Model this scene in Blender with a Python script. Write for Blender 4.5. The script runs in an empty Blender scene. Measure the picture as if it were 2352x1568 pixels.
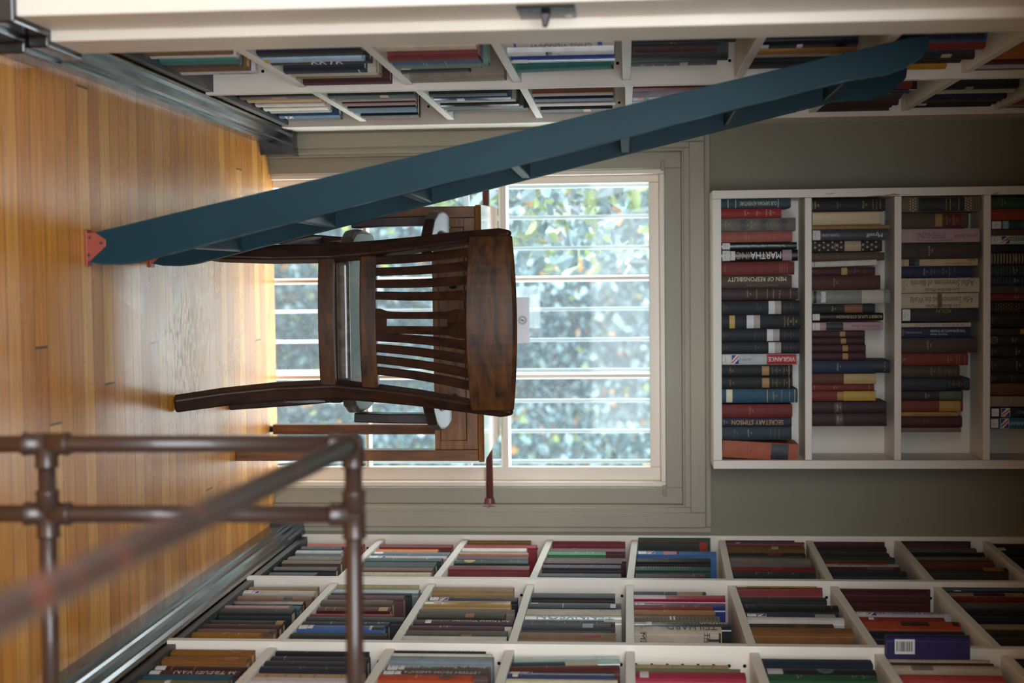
import bpy, bmesh, math, random
from mathutils import Vector, Matrix, Euler
random.seed(7)
S = bpy.context.scene
COL = S.collection

# ------------------------------------------------------------------ camera, world, light, exposure
cd = bpy.data.cameras.new('camera'); cam = bpy.data.objects.new('camera', cd); COL.objects.link(cam); S.camera = cam
cd.sensor_fit = 'HORIZONTAL'; cd.sensor_width = 36.0; cd.lens = 50.0; cd.clip_start = 0.05
YAW, PITCH, ROLL = 0.045168, 0.080950, 0.007
Fv = Vector((math.sin(YAW)*math.cos(PITCH), math.cos(YAW)*math.cos(PITCH), -math.sin(PITCH)))
R0 = Vector((math.cos(YAW), -math.sin(YAW), 0)); U0 = R0.cross(Fv)
Rv = R0*math.cos(ROLL) - U0*math.sin(ROLL); Uv = U0*math.cos(ROLL) + R0*math.sin(ROLL)
# the photograph is turned a quarter: its right-hand side is up in the room
cam.matrix_world = Matrix(((Uv.x, -Rv.x, -Fv.x, 0), (Uv.y, -Rv.y, -Fv.y, 0), (Uv.z, -Rv.z, -Fv.z, 1.16), (0, 0, 0, 1)))
cd.dof.use_dof = True; cd.dof.focus_distance = 3.75; cd.dof.aperture_fstop = 2.8

W = bpy.data.worlds.new('overcast'); S.world = W; W.use_nodes = True
wn = W.node_tree.nodes; wl = W.node_tree.links
bg = wn['Background']; bg.inputs['Color'].default_value = (0.86, 0.93, 1.0, 1); bg.inputs['Strength'].default_value = 11.0

def area(name, loc, rot, sx, sy, power, color=(1, 1, 1), portal=False):
    l = bpy.data.lights.new(name, 'AREA'); l.shape = 'RECTANGLE'; l.size = sx; l.size_y = sy; l.energy = power; l.color = color
    o = bpy.data.objects.new(name, l); o.location = loc; o.rotation_euler = rot; COL.objects.link(o)
    if portal: l.cycles.is_portal = True
    return o
area('daylight_portal_alcove', (0.16, 4.74, 0.48), (math.radians(-90), 0, 0), 1.1, 1.8, 1, portal=True)
SHADE_BEAM_Z = 1.68  # underside of the added beam that dims the upper alcove
REAR = dict(x0=-1.85, x1=1.3, z0=0.9, z1=2.5, y=-0.9)
area('daylight_portal_rear', ((REAR['x0']+REAR['x1'])/2, REAR['y']-.03, (REAR['z0']+REAR['z1'])/2), (math.radians(90), 0, 0), REAR['x1']-REAR['x0'], REAR['z1']-REAR['z0'], 1, portal=True)

S.view_settings.view_transform = 'Standard'; S.view_settings.look = 'None'
S.view_settings.exposure = 0.36; S.view_settings.gamma = 1.0; S.view_settings.use_curve_mapping = False
try:
    S.cycles.use_denoising = True; S.cycles.max_bounces = 12; S.cycles.diffuse_bounces = 6; S.cycles.transparent_max_bounces = 16
    S.cycles.sample_clamp_indirect = 6.0
except Exception: pass

# ------------------------------------------------------------------ materials
def lin(h):
    v = [int(h[i:i+2], 16)/255 for i in (0, 2, 4)]
    return tuple(c/12.92 if c <= .04045 else ((c+.055)/1.055)**2.4 for c in v)
MATS = {}
def new_mat(name):
    m = bpy.data.materials.new(name); m.use_nodes = True
    return m, m.node_tree.nodes, m.node_tree.links, m.node_tree.nodes['Principled BSDF']
def paint(name, hexc, rough=.5, var=.12, scale=6.0, bump=.0, bscale=60, coat=0.0, spec=.5, wear=None, wear_t=.72, wscale=9, stretch=(1, 1, 1), metal=0, edge=None):
    """plain surface with slow colour variation, optional bump and optional worn chips of another colour"""
    if name in MATS: return MATS[name]
    m, n, l, p = new_mat(name); c = lin(hexc)
    tc = n.new('ShaderNodeTexCoord'); mp = n.new('ShaderNodeMapping'); mp.inputs['Scale'].default_value = stretch
    l.new(tc.outputs['Object'], mp.inputs['Vector'])
    ns = n.new('ShaderNodeTexNoise'); ns.inputs['Scale'].default_value = scale; ns.inputs['Detail'].default_value = 5
    l.new(mp.outputs['Vector'], ns.inputs['Vector'])
    rp = n.new('ShaderNodeValToRGB')
    rp.color_ramp.elements[0].position = .3; rp.color_ramp.elements[1].position = .7
    rp.color_ramp.elements[0].color = tuple(x*(1-var) for x in c)+(1,)
    rp.color_ramp.elements[1].color = tuple(min(1, x*(1+var)) for x in c)+(1,)
    l.new(ns.outputs['Fac'], rp.inputs['Fac']); out = rp.outputs['Color']
    if wear:
        n2 = n.new('ShaderNodeTexNoise'); n2.inputs['Scale'].default_value = wscale; n2.inputs['Detail'].default_value = 8; n2.inputs['Roughness'].default_value = .65
        l.new(mp.outputs['Vector'], n2.inputs['Vector'])
        r2 = n.new('ShaderNodeValToRGB'); r2.color_ramp.elements[0].position = wear_t; r2.color_ramp.elements[1].position = wear_t+.02
        l.new(n2.outputs['Fac'], r2.inputs['Fac'])
        mx = n.new('ShaderNodeMixRGB'); mx.inputs['Color2'].default_value = lin(wear)+(1,)
        l.new(r2.outputs['Color'], mx.inputs['Fac']); l.new(out, mx.inputs['Color1']); out = mx.outputs['Color']
    if edge:                       # paint rubbed off along the arrises
        bv = n.new('ShaderNodeBevel'); bv.samples = 4; bv.inputs['Radius'].default_value = .0035
        ge = n.new('ShaderNodeNewGeometry'); dt = n.new('ShaderNodeVectorMath'); dt.operation = 'DOT_PRODUCT'
        l.new(bv.outputs['Normal'], dt.inputs[0]); l.new(ge.outputs['True Normal'], dt.inputs[1])
        en = n.new('ShaderNodeTexNoise'); en.inputs['Scale'].default_value = 14; en.inputs['Detail'].default_value = 6; l.new(tc.outputs['Object'], en.inputs['Vector'])
        ad = n.new('ShaderNodeMath'); ad.operation = 'MULTIPLY_ADD'; l.new(en.outputs['Fac'], ad.inputs[0]); ad.inputs[1].default_value = .25; l.new(dt.outputs['Value'], ad.inputs[2])
        mr = n.new('ShaderNodeMapRange'); mr.inputs['From Min'].default_value = 1.06; mr.inputs['From Max'].default_value = .98; mr.inputs['To Max'].default_value = .8; l.new(ad.outputs[0], mr.inputs['Value'])
        me_ = n.new('ShaderNodeMixRGB'); me_.inputs['Color2'].default_value = lin(edge)+(1,); l.new(mr.outputs[0], me_.inputs['Fac']); l.new(out, me_.inputs['Color1']); out = me_.outputs['Color']
    l.new(out, p.inputs['Base Color'])
    p.inputs['Roughness'].default_value = rough; p.inputs['Coat Weight'].default_value = coat; p.inputs['Coat Roughness'].default_value = .08
    p.inputs['Specular IOR Level'].default_value = spec; p.inputs['Metallic'].default_value = metal
    if bump:
        b = n.new('ShaderNodeTexNoise'); b.inputs['Scale'].default_value = bscale; b.inputs['Detail'].default_value = 3
        l.new(mp.outputs['Vector'], b.inputs['Vector'])
        bp = n.new('ShaderNodeBump'); bp.inputs['Strength'].default_value = bump; bp.inputs['Distance'].default_value = .002
        l.new(b.outputs['Fac'], bp.inputs['Height']); l.new(bp.outputs['Normal'], p.inputs['Normal'])
    MATS[name] = m; return m
def wood(name, h0, h1, rough=.35, stretch=(30, 30, 3), coat=.2, scale=2.2, spec=.5, bump=.15):
    if name in MATS: return MATS[name]
    m, n, l, p = new_mat(name)
    tc = n.new('ShaderNodeTexCoord'); mp = n.new('ShaderNodeMapping'); mp.inputs['Scale'].default_value = stretch
    l.new(tc.outputs['Object'], mp.inputs['Vector'])
    ns = n.new('ShaderNodeTexNoise'); ns.inputs['Scale'].default_value = scale; ns.inputs['Detail'].default_value = 7; ns.inputs['Distortion'].default_value = .6
    l.new(mp.outputs['Vector'], ns.inputs['Vector'])
    rp = n.new('ShaderNodeValToRGB'); rp.color_ramp.elements[0].position = .32; rp.color_ramp.elements[1].position = .68
    rp.color_ramp.elements[0].color = lin(h0)+(1,); rp.color_ramp.elements[1].color = lin(h1)+(1,)
    l.new(ns.outputs['Fac'], rp.inputs['Fac']); l.new(rp.outputs['Color'], p.inputs['Base Color'])
    p.inputs['Roughness'].default_value = rough; p.inputs['Coat Weight'].default_value = coat; p.inputs['Coat Roughness'].default_value = .12
    p.inputs['Specular IOR Level'].default_value = spec
    bp = n.new('ShaderNodeBump'); bp.inputs['Strength'].default_value = bump; bp.inputs['Distance'].default_value = .001
    l.new(ns.outputs['Fac'], bp.inputs['Height']); l.new(bp.outputs['Normal'], p.inputs['Normal'])
    MATS[name] = m; return m

CREAM = paint('cream_paint', 'e3dbce', .42, .04, 3, bump=.12, bscale=45, wear='8a7a68', wear_t=.745, wscale=28)
CREAM_WORN = paint('cream_paint_bare_edge', 'e3dbce', .45, .05, 3, bump=.12, bscale=45, wear='9a6a38', wear_t=.60, wscale=11, stretch=(5, 5, .5))
PILAST = paint('cream_pilaster_paint', 'e3dbce', .42, .04, 3, bump=.12, bscale=45, edge='c99a86')
JAMB = paint('warm_white_paint', 'e8dccb', .4, .03, 3, bump=.06)
SAGE = paint('sage_grey_paint', '9a9482', .5, .05, 3, bump=.1, wear='5c5a4c', wear_t=.76, wscale=22)
WALLP = paint('grey_green_wall_paint', '807d6b', .6, .06, 2.5, bump=.15)
BLACKP = paint('black_gloss_paint', '1d1a18', .22, .3, 20, bump=.08, bscale=60, coat=.2, spec=.45, wear='5a5048', wear_t=.74, wscale=30)
BLACKM = paint('black_base_paint', '2b2a2a', .45, .25, 14, bump=.3, wear='6a645c', wear_t=.72, wscale=24)
HOLE = paint('dark_hole', '050505', .9, 0, 1)
STEEL = paint('grey_steel', '8f9298', .35, .1, 8, metal=.6)
TEAL = paint('dark_teal_ladder_paint', '0d2f39', .52, .14, 5, bump=.12, bscale=40, coat=0.0, spec=.18, wear='35707a', wear_t=.74, wscale=16, edge='6f9596')
TEAL_WORN = paint('worn_teal_tread_paint', '2c4650', .40, .25, 9, bump=.25, bscale=60, wear='b58a5c', wear_t=.70, wscale=13)
REDPAD = paint('red_painted_metal', '8e3a28', .5, .15, 25, bump=.2, wear='b06a54', wear_t=.7, wscale=40)
PIPE = paint('brown_pipe_paint', '38261f', .36, .12, 8, bump=.15, bscale=30, coat=.3)
PIPE_WORN = paint('brown_pipe_worn_red', '4a352d', .45, .15, 8, bump=.2, bscale=30, wear='6e3d31', wear_t=.56, wscale=7)
REDPIPE = paint('oxide_red_pipe', '6a3a33', .4, .15, 15, bump=.15)
OAKDARK = wood('dark_oak_chair', '160b07', '351c10', .42, (22, 22, 3), .0, spec=.35)
OAKRAIL = wood('dark_oak_rail', '22120a', '52300f', .45, (4, 22, 22), .0, spec=.3)
SEATW = wood('grey_sheen_oak_seat', '3a342d', '5e564c', .28, (20, 4, 20), .2)  # grey of the window's reflection is put into the seat's colour
OAK = wood('golden_oak', '4a280f', '83501f', .35, (24, 24, 3), .25)
OAKX = wood('golden_oak_cross', '5a3214', '96602a', .35, (3, 24, 24), .25)
OAKTOP = wood('varnished_oak_top', '6a3e20', '94602f', .09, (3, 30, 30), 1.0)
WHITE = paint('white_card', 'f2f2f6', .6, .01, 2)
PAGES = paint('page_edges', 'cbbd9c', .8, .15, 60, stretch=(1, 1, .05))
CHROME = paint('dull_black_metal', '24211f', .3, .1, 20, metal=.3)

# ------------------------------------------------------------------ mesh helpers
class MB:
    def __init__(s): s.v = []; s.f = []; s.m = []
    def add(s, vs, fs, mi=0):
        o = len(s.v); s.v += [tuple(v) for v in vs]; s.f += [tuple(i+o for i in f) for f in fs]; s.m += [mi]*len(fs); return s
    def box(s, x0, x1, y0, y1, z0, z1, mi=0):
        return s.add([(x0,y0,z0),(x1,y0,z0),(x1,y1,z0),(x0,y1,z0),(x0,y0,z1),(x1,y0,z1),(x1,y1,z1),(x0,y1,z1)],
                     [(0,3,2,1),(4,5,6,7),(0,1,5,4),(1,2,6,5),(2,3,7,6),(3,0,4,7)], mi)
    def hexa(s, p, mi=0):
        return s.add(p, [(0,3,2,1),(4,5,6,7),(0,1,5,4),(1,2,6,5),(2,3,7,6),(3,0,4,7)], mi)
    def prism(s, poly, a0, a1, axis='z', mi=0):
        """poly: 2-D points; extruded along axis from a0 to a1"""
        def P(p, a): return {'z': (p[0], p[1], a), 'y': (p[0], a, p[1]), 'x': (a, p[0], p[1])}[axis]
        k = len(poly)
        area2 = sum(poly[i][0]*poly[(i+1) % k][1]-poly[(i+1) % k][0]*poly[i][1] for i in range(k))
        if (area2 < 0) != (axis == 'y'): poly = poly[::-1]
        vs = [P(p, a0) for p in poly]+[P(p, a1) for p in poly]
        fs = [tuple(range(k))[::-1], tuple(range(k, 2*k))]+[(i, (i+1) % k, k+(i+1) % k, k+i) for i in range(k)]
        return s.add(vs, fs, mi)
    def tube(s, pts, r, seg=14, mi=0, rs=None):
        pts = [Vector(p) for p in pts]; n = len(pts); vs = []; ref = None
        for i, p in enumerate(pts):
            t = (pts[min(i+1, n-1)]-pts[max(i-1, 0)]).normalized()
            if ref is None:
                ref = Vector((0, 0, 1)) if abs(t.z) < .9 else Vector((1, 0, 0))
            a = t.cross(ref).normalized(); b = a.cross(t).normalized(); ref = b
            rr = rs[i] if rs else r
            for k in range(seg):
                an = 2*math.pi*k/seg; vs.append(p+a*math.cos(an)*rr+b*math.sin(an)*rr)
        fs = [(i*seg+k, i*seg+(k+1) % seg, (i+1)*seg+(k+1) % seg, (i+1)*seg+k) for i in range(n-1) for k in range(seg)]
        fs += [tuple(range(seg))[::-1], tuple(range((n-1)*seg, n*seg))]
        return s.add(vs, fs, mi)
    def sweep(s, pts, ws, ds, wdir=(1, 0, 0), mi=0):
        """rectangular section swept along pts; ws = half widths along wdir, ds = half depths across"""
        pts = [Vector(p) for p in pts]; n = len(pts); vs = []; wd = Vector(wdir)
        for i, p in enumerate(pts):
            t = (pts[min(i+1, n-1)]-pts[max(i-1, 0)]).normalized()
            w = (wd - t*wd.dot(t)).normalized(); d = t.cross(w).normalized()
            a = ws[i] if isinstance(ws, (list, tuple)) else ws; b = ds[i] if isinstance(ds, (list, tuple)) else ds
            vs += [p-w*a-d*b, p+w*a-d*b, p+w*a+d*b, p-w*a+d*b]
        fs = [(i*4+k, i*4+(k+1) % 4, (i+1)*4+(k+1) % 4, (i+1)*4+k) for i in range(n-1) for k in range(4)]
        fs += [(3, 2, 1, 0), tuple((n-1)*4+k for k in range(4))]
        return s.add(vs, fs, mi)
    def build(s, name, mats, parent=None, bevel=0, seg=2, smooth=False, sub=0):
        me = bpy.data.meshes.new(name); me.from_pydata(s.v, [], s.f)
        mats = mats if isinstance(mats, (list, tuple)) else [mats]
        for m in mats: me.materials.append(m)
        if len(mats) > 1: me.polygons.foreach_set('material_index', s.m)
        bm = bmesh.new(); bm.from_mesh(me); bmesh.ops.recalc_face_normals(bm, faces=bm.faces); bm.to_mesh(me); bm.free()
        if smooth: me.polygons.foreach_set('use_smooth', [True]*len(me.polygons))
        me.update()
        o = bpy.data.objects.new(name, me); COL.objects.link(o)
        if parent: o.parent = parent
        if bevel:
            b = o.modifiers.new('bevel', 'BEVEL'); b.width = bevel; b.segments = seg; b.limit_method = 'ANGLE'; b.angle_limit = .7
        if sub:
            b = o.modifiers.new('subdivision', 'SUBSURF'); b.levels = sub; b.render_levels = sub
        return o
def tag(o, label, cat, group=None, kind=None):
    o['label'] = label; o['category'] = cat
    if group: o['group'] = group
    if kind: o['kind'] = kind
    return o
def thing(name, loc, label, cat, group=None):
    o = bpy.data.objects.new(name, None); o.location = loc; o.empty_display_size = .05; COL.objects.link(o)
    return tag(o, label, cat, group)
def under(o, root):            # parent o (built in room coordinates) to a root standing elsewhere
    o.parent = root; o.matrix_parent_inverse = Matrix.Translation(-root.location); return o
def struct(o, label, cat): return tag(o, label, cat, kind='structure')

# ------------------------------------------------------------------ setting: floor, walls, ceiling
def floor_mat():
    m, n, l, p = new_mat('varnished_board_floor')
    tc = n.new('ShaderNodeTexCoord'); sx = n.new('ShaderNodeSeparateXYZ'); l.new(tc.outputs['Object'], sx.inputs[0])
    def mth(op, a, b=None, c=None):
        k = n.new('ShaderNodeMath'); k.operation = op
        for i, v in enumerate((a, b, c)):
            if v is None: continue
            if isinstance(v, (int, float)): k.inputs[i].default_value = v
            else: l.new(v, k.inputs[i])
        return k.outputs[0]
    row = mth('FLOOR', mth('DIVIDE', sx.outputs['Y'], .0615))
    fr = mth('FRACT', mth('DIVIDE', sx.outputs['Y'], .0615))
    wn_ = n.new('ShaderNodeTexWhiteNoise'); wn_.noise_dimensions = '1D'; l.new(row, wn_.inputs['W'])
    xo = mth('ADD', mth('DIVIDE', sx.outputs['X'], 4.2), mth('MULTIPLY', wn_.outputs['Value'], 7.3))
    xi = mth('FLOOR', xo); xf = mth('FRACT', xo)
    cb = n.new('ShaderNodeCombineXYZ'); l.new(row, cb.inputs['X']); l.new(xi, cb.inputs['Y'])
    w2 = n.new('ShaderNodeTexWhiteNoise'); w2.noise_dimensions = '2D'; l.new(cb.outputs[0], w2.inputs['Vector'])
    rp = n.new('ShaderNodeValToRGB'); e = rp.color_ramp.elements
    e[0].position = 0; e[0].color = lin('c07a30')+(1,); e[1].position = 1; e[1].color = lin('dfa24e')+(1,)
    k = e.new(.5); k.color = lin('d38c31')+(1,)
    l.new(w2.outputs['Value'], rp.inputs['Fac'])
    mp = n.new('ShaderNodeMapping'); mp.inputs['Scale'].default_value = (3, 60, 1); l.new(tc.outputs['Object'], mp.inputs['Vector'])
    l.new(cb.outputs[0], mp.inputs['Location'])
    g = n.new('ShaderNodeTexNoise'); g.inputs['Scale'].default_value = 1.6; g.inputs['Detail'].default_value = 8; l.new(mp.outputs[0], g.inputs['Vector'])
    gr = n.new('ShaderNodeValToRGB'); gr.color_ramp.elements[0].position = .3; gr.color_ramp.elements[1].position = .7
    gr.color_ramp.elements[0].color = (.70, .64, .56, 1); gr.color_ramp.elements[1].color = (1.12, 1.1, 1.05, 1); l.new(g.outputs['Fac'], gr.inputs['Fac'])
    mu = n.new('ShaderNodeMixRGB'); mu.blend_type = 'MULTIPLY'; mu.inputs['Fac'].default_value = 1; l.new(rp.outputs['Color'], mu.inputs['Color1']); l.new(gr.outputs['Color'], mu.inputs['Color2'])
    # varnish worn away where the chair is pushed back, ragged edge
    wx = mth('DIVIDE', mth('SUBTRACT', sx.outputs['X'], .17), .42); wy = mth('DIVIDE', mth('SUBTRACT', sx.outputs['Y'], 3.78), .40)
    rad = mth('SQRT', mth('ADD', mth('MULTIPLY', wx, wx), mth('MULTIPLY', wy, wy)))
    mp2 = n.new('ShaderNodeMapping'); mp2.inputs['Scale'].default_value = (9, 26, 1); l.new(tc.outputs['Object'], mp2.inputs['Vector'])
    wz = n.new('ShaderNodeTexNoise'); wz.inputs['Scale'].default_value = 3.0; wz.inputs['Detail'].default_value = 9; wz.inputs['Roughness'].default_value = .7; l.new(mp2.outputs[0], wz.inputs['Vector'])
    wear = n.new('ShaderNodeValToRGB'); wear.color_ramp.elements[0].position = .46; wear.color_ramp.elements[1].position = .54
    l.new(mth('ADD', mth('MULTIPLY', wz.outputs['Fac'], 1.15), mth('MULTIPLY', rad, -.26)), wear.inputs['Fac'])
    wf = mth('MULTIPLY', wear.outputs['Color'], mth('LESS_THAN', rad, 1.25))
    mw = n.new('ShaderNodeMixRGB'); mw.inputs['Color2'].default_value = lin('c9a06a')+(1,); l.new(mth('MULTIPLY', wf, .6), mw.inputs['Fac']); l.new(mu.outputs['Color'], mw.inputs['Color1'])
    # seams
    seam = mth('MAXIMUM', mth('LESS_THAN', fr, .036), mth('LESS_THAN', xf, .0012))
    ms = n.new('ShaderNodeMixRGB'); ms.inputs['Color2'].default_value = lin('3a2412')+(1,); l.new(mth('MULTIPLY', seam, .9), ms.inputs['Fac']); l.new(mw.outputs['Color'], ms.inputs['Color1'])
    l.new(ms.outputs['Color'], p.inputs['Base Color'])
    ro = n.new('ShaderNodeTexNoise'); ro.inputs['Scale'].default_value = 5; ro.inputs['Detail'].default_value = 6; l.new(tc.outputs['Object'], ro.inputs['Vector'])
    rr = mth('ADD', mth('MULTIPLY', ro.outputs['Fac'], .22), .17)
    l.new(mth('ADD', rr, mth('MULTIPLY', wf, .22)), p.inputs['Roughness'])
    p.inputs['Specular IOR Level'].default_value = .48
    bp = n.new('ShaderNodeBump'); bp.inputs['Strength'].default_value = .35; bp.inputs['Distance'].default_value = .002
    hgt = mth('SUBTRACT', mth('ADD', mth('MULTIPLY', g.outputs['Fac'], .3), mth('MULTIPLY', w2.outputs['Value'], .5)), mth('MULTIPLY', seam, 1.0))
    l.new(hgt, bp.inputs['Height']); l.new(bp.outputs['Normal'], p.inputs['Normal'])
    return m
b = MB(); b.box(-1.9, 2.2, -0.9, 4.565, -.06, 0); b.box(-.40, .742, 4.565, 4.622, -.06, 0)
struct(b.build('floor', floor_mat()), 'varnished orange-brown narrow board floor of the alcove', 'floor')
YW = 4.56
b = MB(); b.box(-1.9, -.405, YW, YW+.22, -.06, 2.95); b.box(.744, 2.2, YW, YW+.22, -.06, 2.95); b.box(-.405, .744, YW, YW+.22, 1.344, 2.95)
b.box(-.405, .744, YW+.08, YW+.22, -1.6, -.5)
struct(b.build('wall_back', WALLP), 'grey-green painted wall around the window', 'wall')
struct(MB().box(-.80, -.69, 2.45, YW, -.06, 2.95).build('wall_left', WALLP), 'wall behind the bookcase the ladder leans on', 'wall')
struct(MB().box(1.06, 1.16, 1.2, YW, -.06, 2.95).build('wall_right', WALLP), 'wall behind the bookcase beside the pipe railing', 'wall')
b = MB(); b.box(-1.9, 2.2, -1.0, YW+.22, 2.95, 3.05)
struct(b.build('ceiling', paint('grey_ceiling_paint', '77756a', .8)), 'plain painted ceiling', 'ceiling')
b = MB(); r = REAR; b.box(-1.9, r['x0'], r['y']-.1, r['y'], -.06, 2.95); b.box(r['x1'], 2.2, r['y']-.1, r['y'], -.06, 2.95)
b.box(r['x0'], r['x1'], r['y']-.1, r['y'], -.06, r['z0']); b.box(r['x0'], r['x1'], r['y']-.1, r['y'], r['z1'], 2.95)
b.box(-2.0, -1.9, -1.0, 2.45, -.06, 2.95); b.box(2.2, 2.3, -1.0, 1.2, -.06, 2.95); b.box(1.16, 2.3, 1.2, 1.3, -.06, 2.95)
struct(b.build('wall_front', WALLP), 'wall behind the viewpoint with a large daylight opening', 'wall')

struct(MB().box(-1.9, 1.06, 1.5, 1.8, SHADE_BEAM_Z, 2.949).build('shade_beam', WALLP), 'unseen beam added over the way into the alcove to shade its upper part', 'trim')  # added out of view to block rear daylight from the upper shelves
# pilaster at the near end of the left bookcase
pil = [(-1.9, 2.449), (-.468, 2.449), (-.468, 2.597), (-.448, 2.597), (-.448, 2.746), (-.70, 2.746), (-.70, 2.60), (-1.9, 2.60)]
struct(MB().prism(pil, .09, 2.95).build('trim_1', PILAST, bevel=.004), 'cream painted stepped pilaster at the near end of the ladder-side bookcase', 'trim')
pb = [(-1.9, 2.437), (-.456, 2.437), (-.456, 2.585), (-.436, 2.585), (-.436, 2.752), (-.70, 2.752), (-.70, 2.60), (-1.9, 2.60)]
pb2 = [(-1.9, 2.425), (-.444, 2.425), (-.444, 2.573), (-.424, 2.573), (-.424, 2.752), (-.70, 2.752), (-.70, 2.60), (-1.9, 2.60)]
b = MB(); b.prism(pb, .052, .092); b.prism(pb2, 0, .052)
struct(b.build('baseboard_front', BLACKP, bevel=.004), 'black glossy stepped plinth around the cream pilaster', 'baseboard')
def plinth_profile(x, d):      # x = face of bookcase, d = direction into the aisle
    return [(x, 0), (x+d*.038, 0), (x+d*.038, .036), (x+d*.034, .041), (x+d*.030, .044), (x+d*.030, .052), (x+d*.024, .055), (x+d*.020, .064), (x+d*.012, .072), (x+d*.012, .079), (x+d*.004, .083), (x+d*.002, .093), (x, .093)]
b = MB(); b.prism(plinth_profile(-.474, 1), 2.753, 4.47, 'y'); b.box(-.474, -.398, 4.47, 4.558, 0, .105)
struct(b.build('baseboard_left', BLACKP), 'black glossy moulded baseboard under the ladder-side bookcase', 'baseboard')
b = MB(); b.prism(plinth_profile(.833, -1), 1.35, 4.50, 'y'); b.box(.785, .83, 4.50, 4.558, 0, .105)
struct(b.build('baseboard_right', BLACKP), 'black glossy moulded baseboard under the railing-side bookcase', 'baseboard')

# ------------------------------------------------------------------ window 1
win = thing('window_1', (.17, 4.6, 0), 'tall cream sash window with small panes behind the desk', 'window'); win['kind'] = 'structure'
def wpart(mb, name, mat, **k): return under(mb.build(name, mat, **k), win)
def frame_strip(x0, x1, zt, w, y0, y1, zb=-.5, ww=None):   # left + right + head strips of an opening x0..x1, top zt
    b = MB(); w2 = ww or w
    b.box(x0, x0+w, y0, y1, zb, zt); b.box(x1-w2, x1, y0, y1, zb, zt); b.box(x0+w, x1-w2, y0, y1, zt-w, zt); return b
b = MB()
for (x0, x1, zt, w, y) in ((-.488, .822, 1.424, .018, YW-.014), (-.470, .804, 1.406, .048, YW-.026), (-.424, .760, 1.360, .020, YW-.017)):
    q = frame_strip(x0, x1, zt, w, y, YW-.0005, .0); b.add(q.v, q.f)
wpart(b, 'casing', SAGE, bevel=.003)
wpart(frame_strip(-.405, .744, 1.344, .010, YW-.006, 4.62), 'bead', SAGE, bevel=.002)
wpart(frame_strip(-.395, .734, 1.334, .052, 4.580, 4.68), 'jamb', SAGE, bevel=.002)
wpart(frame_strip(-.343, .682, 1.282, .016, 4.598, 4.68), 'stop_bead', JAMB, bevel=.003)
GX = [(-.302, -.0045), (.0165, .313), (.335, .622)]       # three columns of panes
GZ = [(-.46, -.14), (-.117, .288), (.312, .742), (.775, 1.232)]
b = MB(); b.box(-.327, -.302, 4.634, 4.668, -.5, 1.266); b.box(.622, .666, 4.634, 4.668, -.5, 1.266); b.box(-.302, .622, 4.634, 4.668, 1.232, 1.266)
wpart(b, 'sash_frame', JAMB, bevel=.003)
b = MB()
for x0, x1 in ((-.0045, .0165), (.313, .335)):
    b.prism([(x0, 4.659), (x0+.006, 4.639), (x1-.006, 4.639), (x1, 4.659)], -.5, 1.232)
for z0, z1 in ((-.14, -.117), (.288, .312), (.742, .775)):
    for x0, x1 in GX: b.prism([(4.659, z0), (4.639, z0+.007), (4.639, z1-.007), (4.659, z1)], x0, x1, 'x')
wpart(b, 'glazing_bars', JAMB)
gm, gn, gl, gp = new_mat('glare_veil_glass')  # translucent share paints veiling glare over the garden; noise adds pale specks
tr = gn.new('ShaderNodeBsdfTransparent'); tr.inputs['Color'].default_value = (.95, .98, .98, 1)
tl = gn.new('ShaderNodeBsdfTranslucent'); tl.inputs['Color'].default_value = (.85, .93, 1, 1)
mxg = gn.new('ShaderNodeMixShader'); veil_noise = gn.new('ShaderNodeTexNoise'); veil_noise.inputs['Scale'].default_value = 220; veil_noise.inputs['Detail'].default_value = 4
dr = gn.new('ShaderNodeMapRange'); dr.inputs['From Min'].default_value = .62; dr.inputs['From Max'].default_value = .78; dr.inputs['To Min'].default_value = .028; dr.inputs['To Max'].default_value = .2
gtc = gn.new('ShaderNodeTexCoord'); gl.new(gtc.outputs['Object'], veil_noise.inputs['Vector']); gl.new(veil_noise.outputs['Fac'], dr.inputs['Value'])
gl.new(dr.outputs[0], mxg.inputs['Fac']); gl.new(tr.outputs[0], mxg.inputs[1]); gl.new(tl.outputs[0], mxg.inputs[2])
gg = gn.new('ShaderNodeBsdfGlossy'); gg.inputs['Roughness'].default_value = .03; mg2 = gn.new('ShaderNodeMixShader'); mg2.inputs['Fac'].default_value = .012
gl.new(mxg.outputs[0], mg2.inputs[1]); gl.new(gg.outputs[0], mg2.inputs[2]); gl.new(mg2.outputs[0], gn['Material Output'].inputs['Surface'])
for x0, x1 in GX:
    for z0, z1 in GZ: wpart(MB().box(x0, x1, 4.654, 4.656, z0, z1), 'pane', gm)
for sx in (-.35, .69):
    b = MB(); b.box(sx-.016, sx+.016, 4.568, 4.58, 1.270, 1.282); b.tube([(sx, 4.57, 1.276), (sx, 4.555, 1.276)], .005, 8)
    wpart(b, 'catch', SAGE, bevel=.002)

# sheet of pale film on the outside of a pane
tm, tn, tk, tp = new_mat('pale_film'); tt = tn.new('ShaderNodeBsdfTransparent'); td = tn.new('ShaderNodeBsdfTranslucent'); td.inputs['Color'].default_value = (.9, .97, 1, 1)
tx = tn.new('ShaderNodeMixShader'); tx.inputs['Fac'].default_value = .06; tk.new(tt.outputs[0], tx.inputs[1]); tk.new(td.outputs[0], tx.inputs[2]); tk.new(tx.outputs[0], tn['Material Output'].inputs['Surface'])
tag(MB().box(.030, .168, 4.6565, 4.6575, .742, .876).build('window_notice', tm), 'pale translucent sheet stuck on the window pane behind the white card', 'notice')

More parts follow.
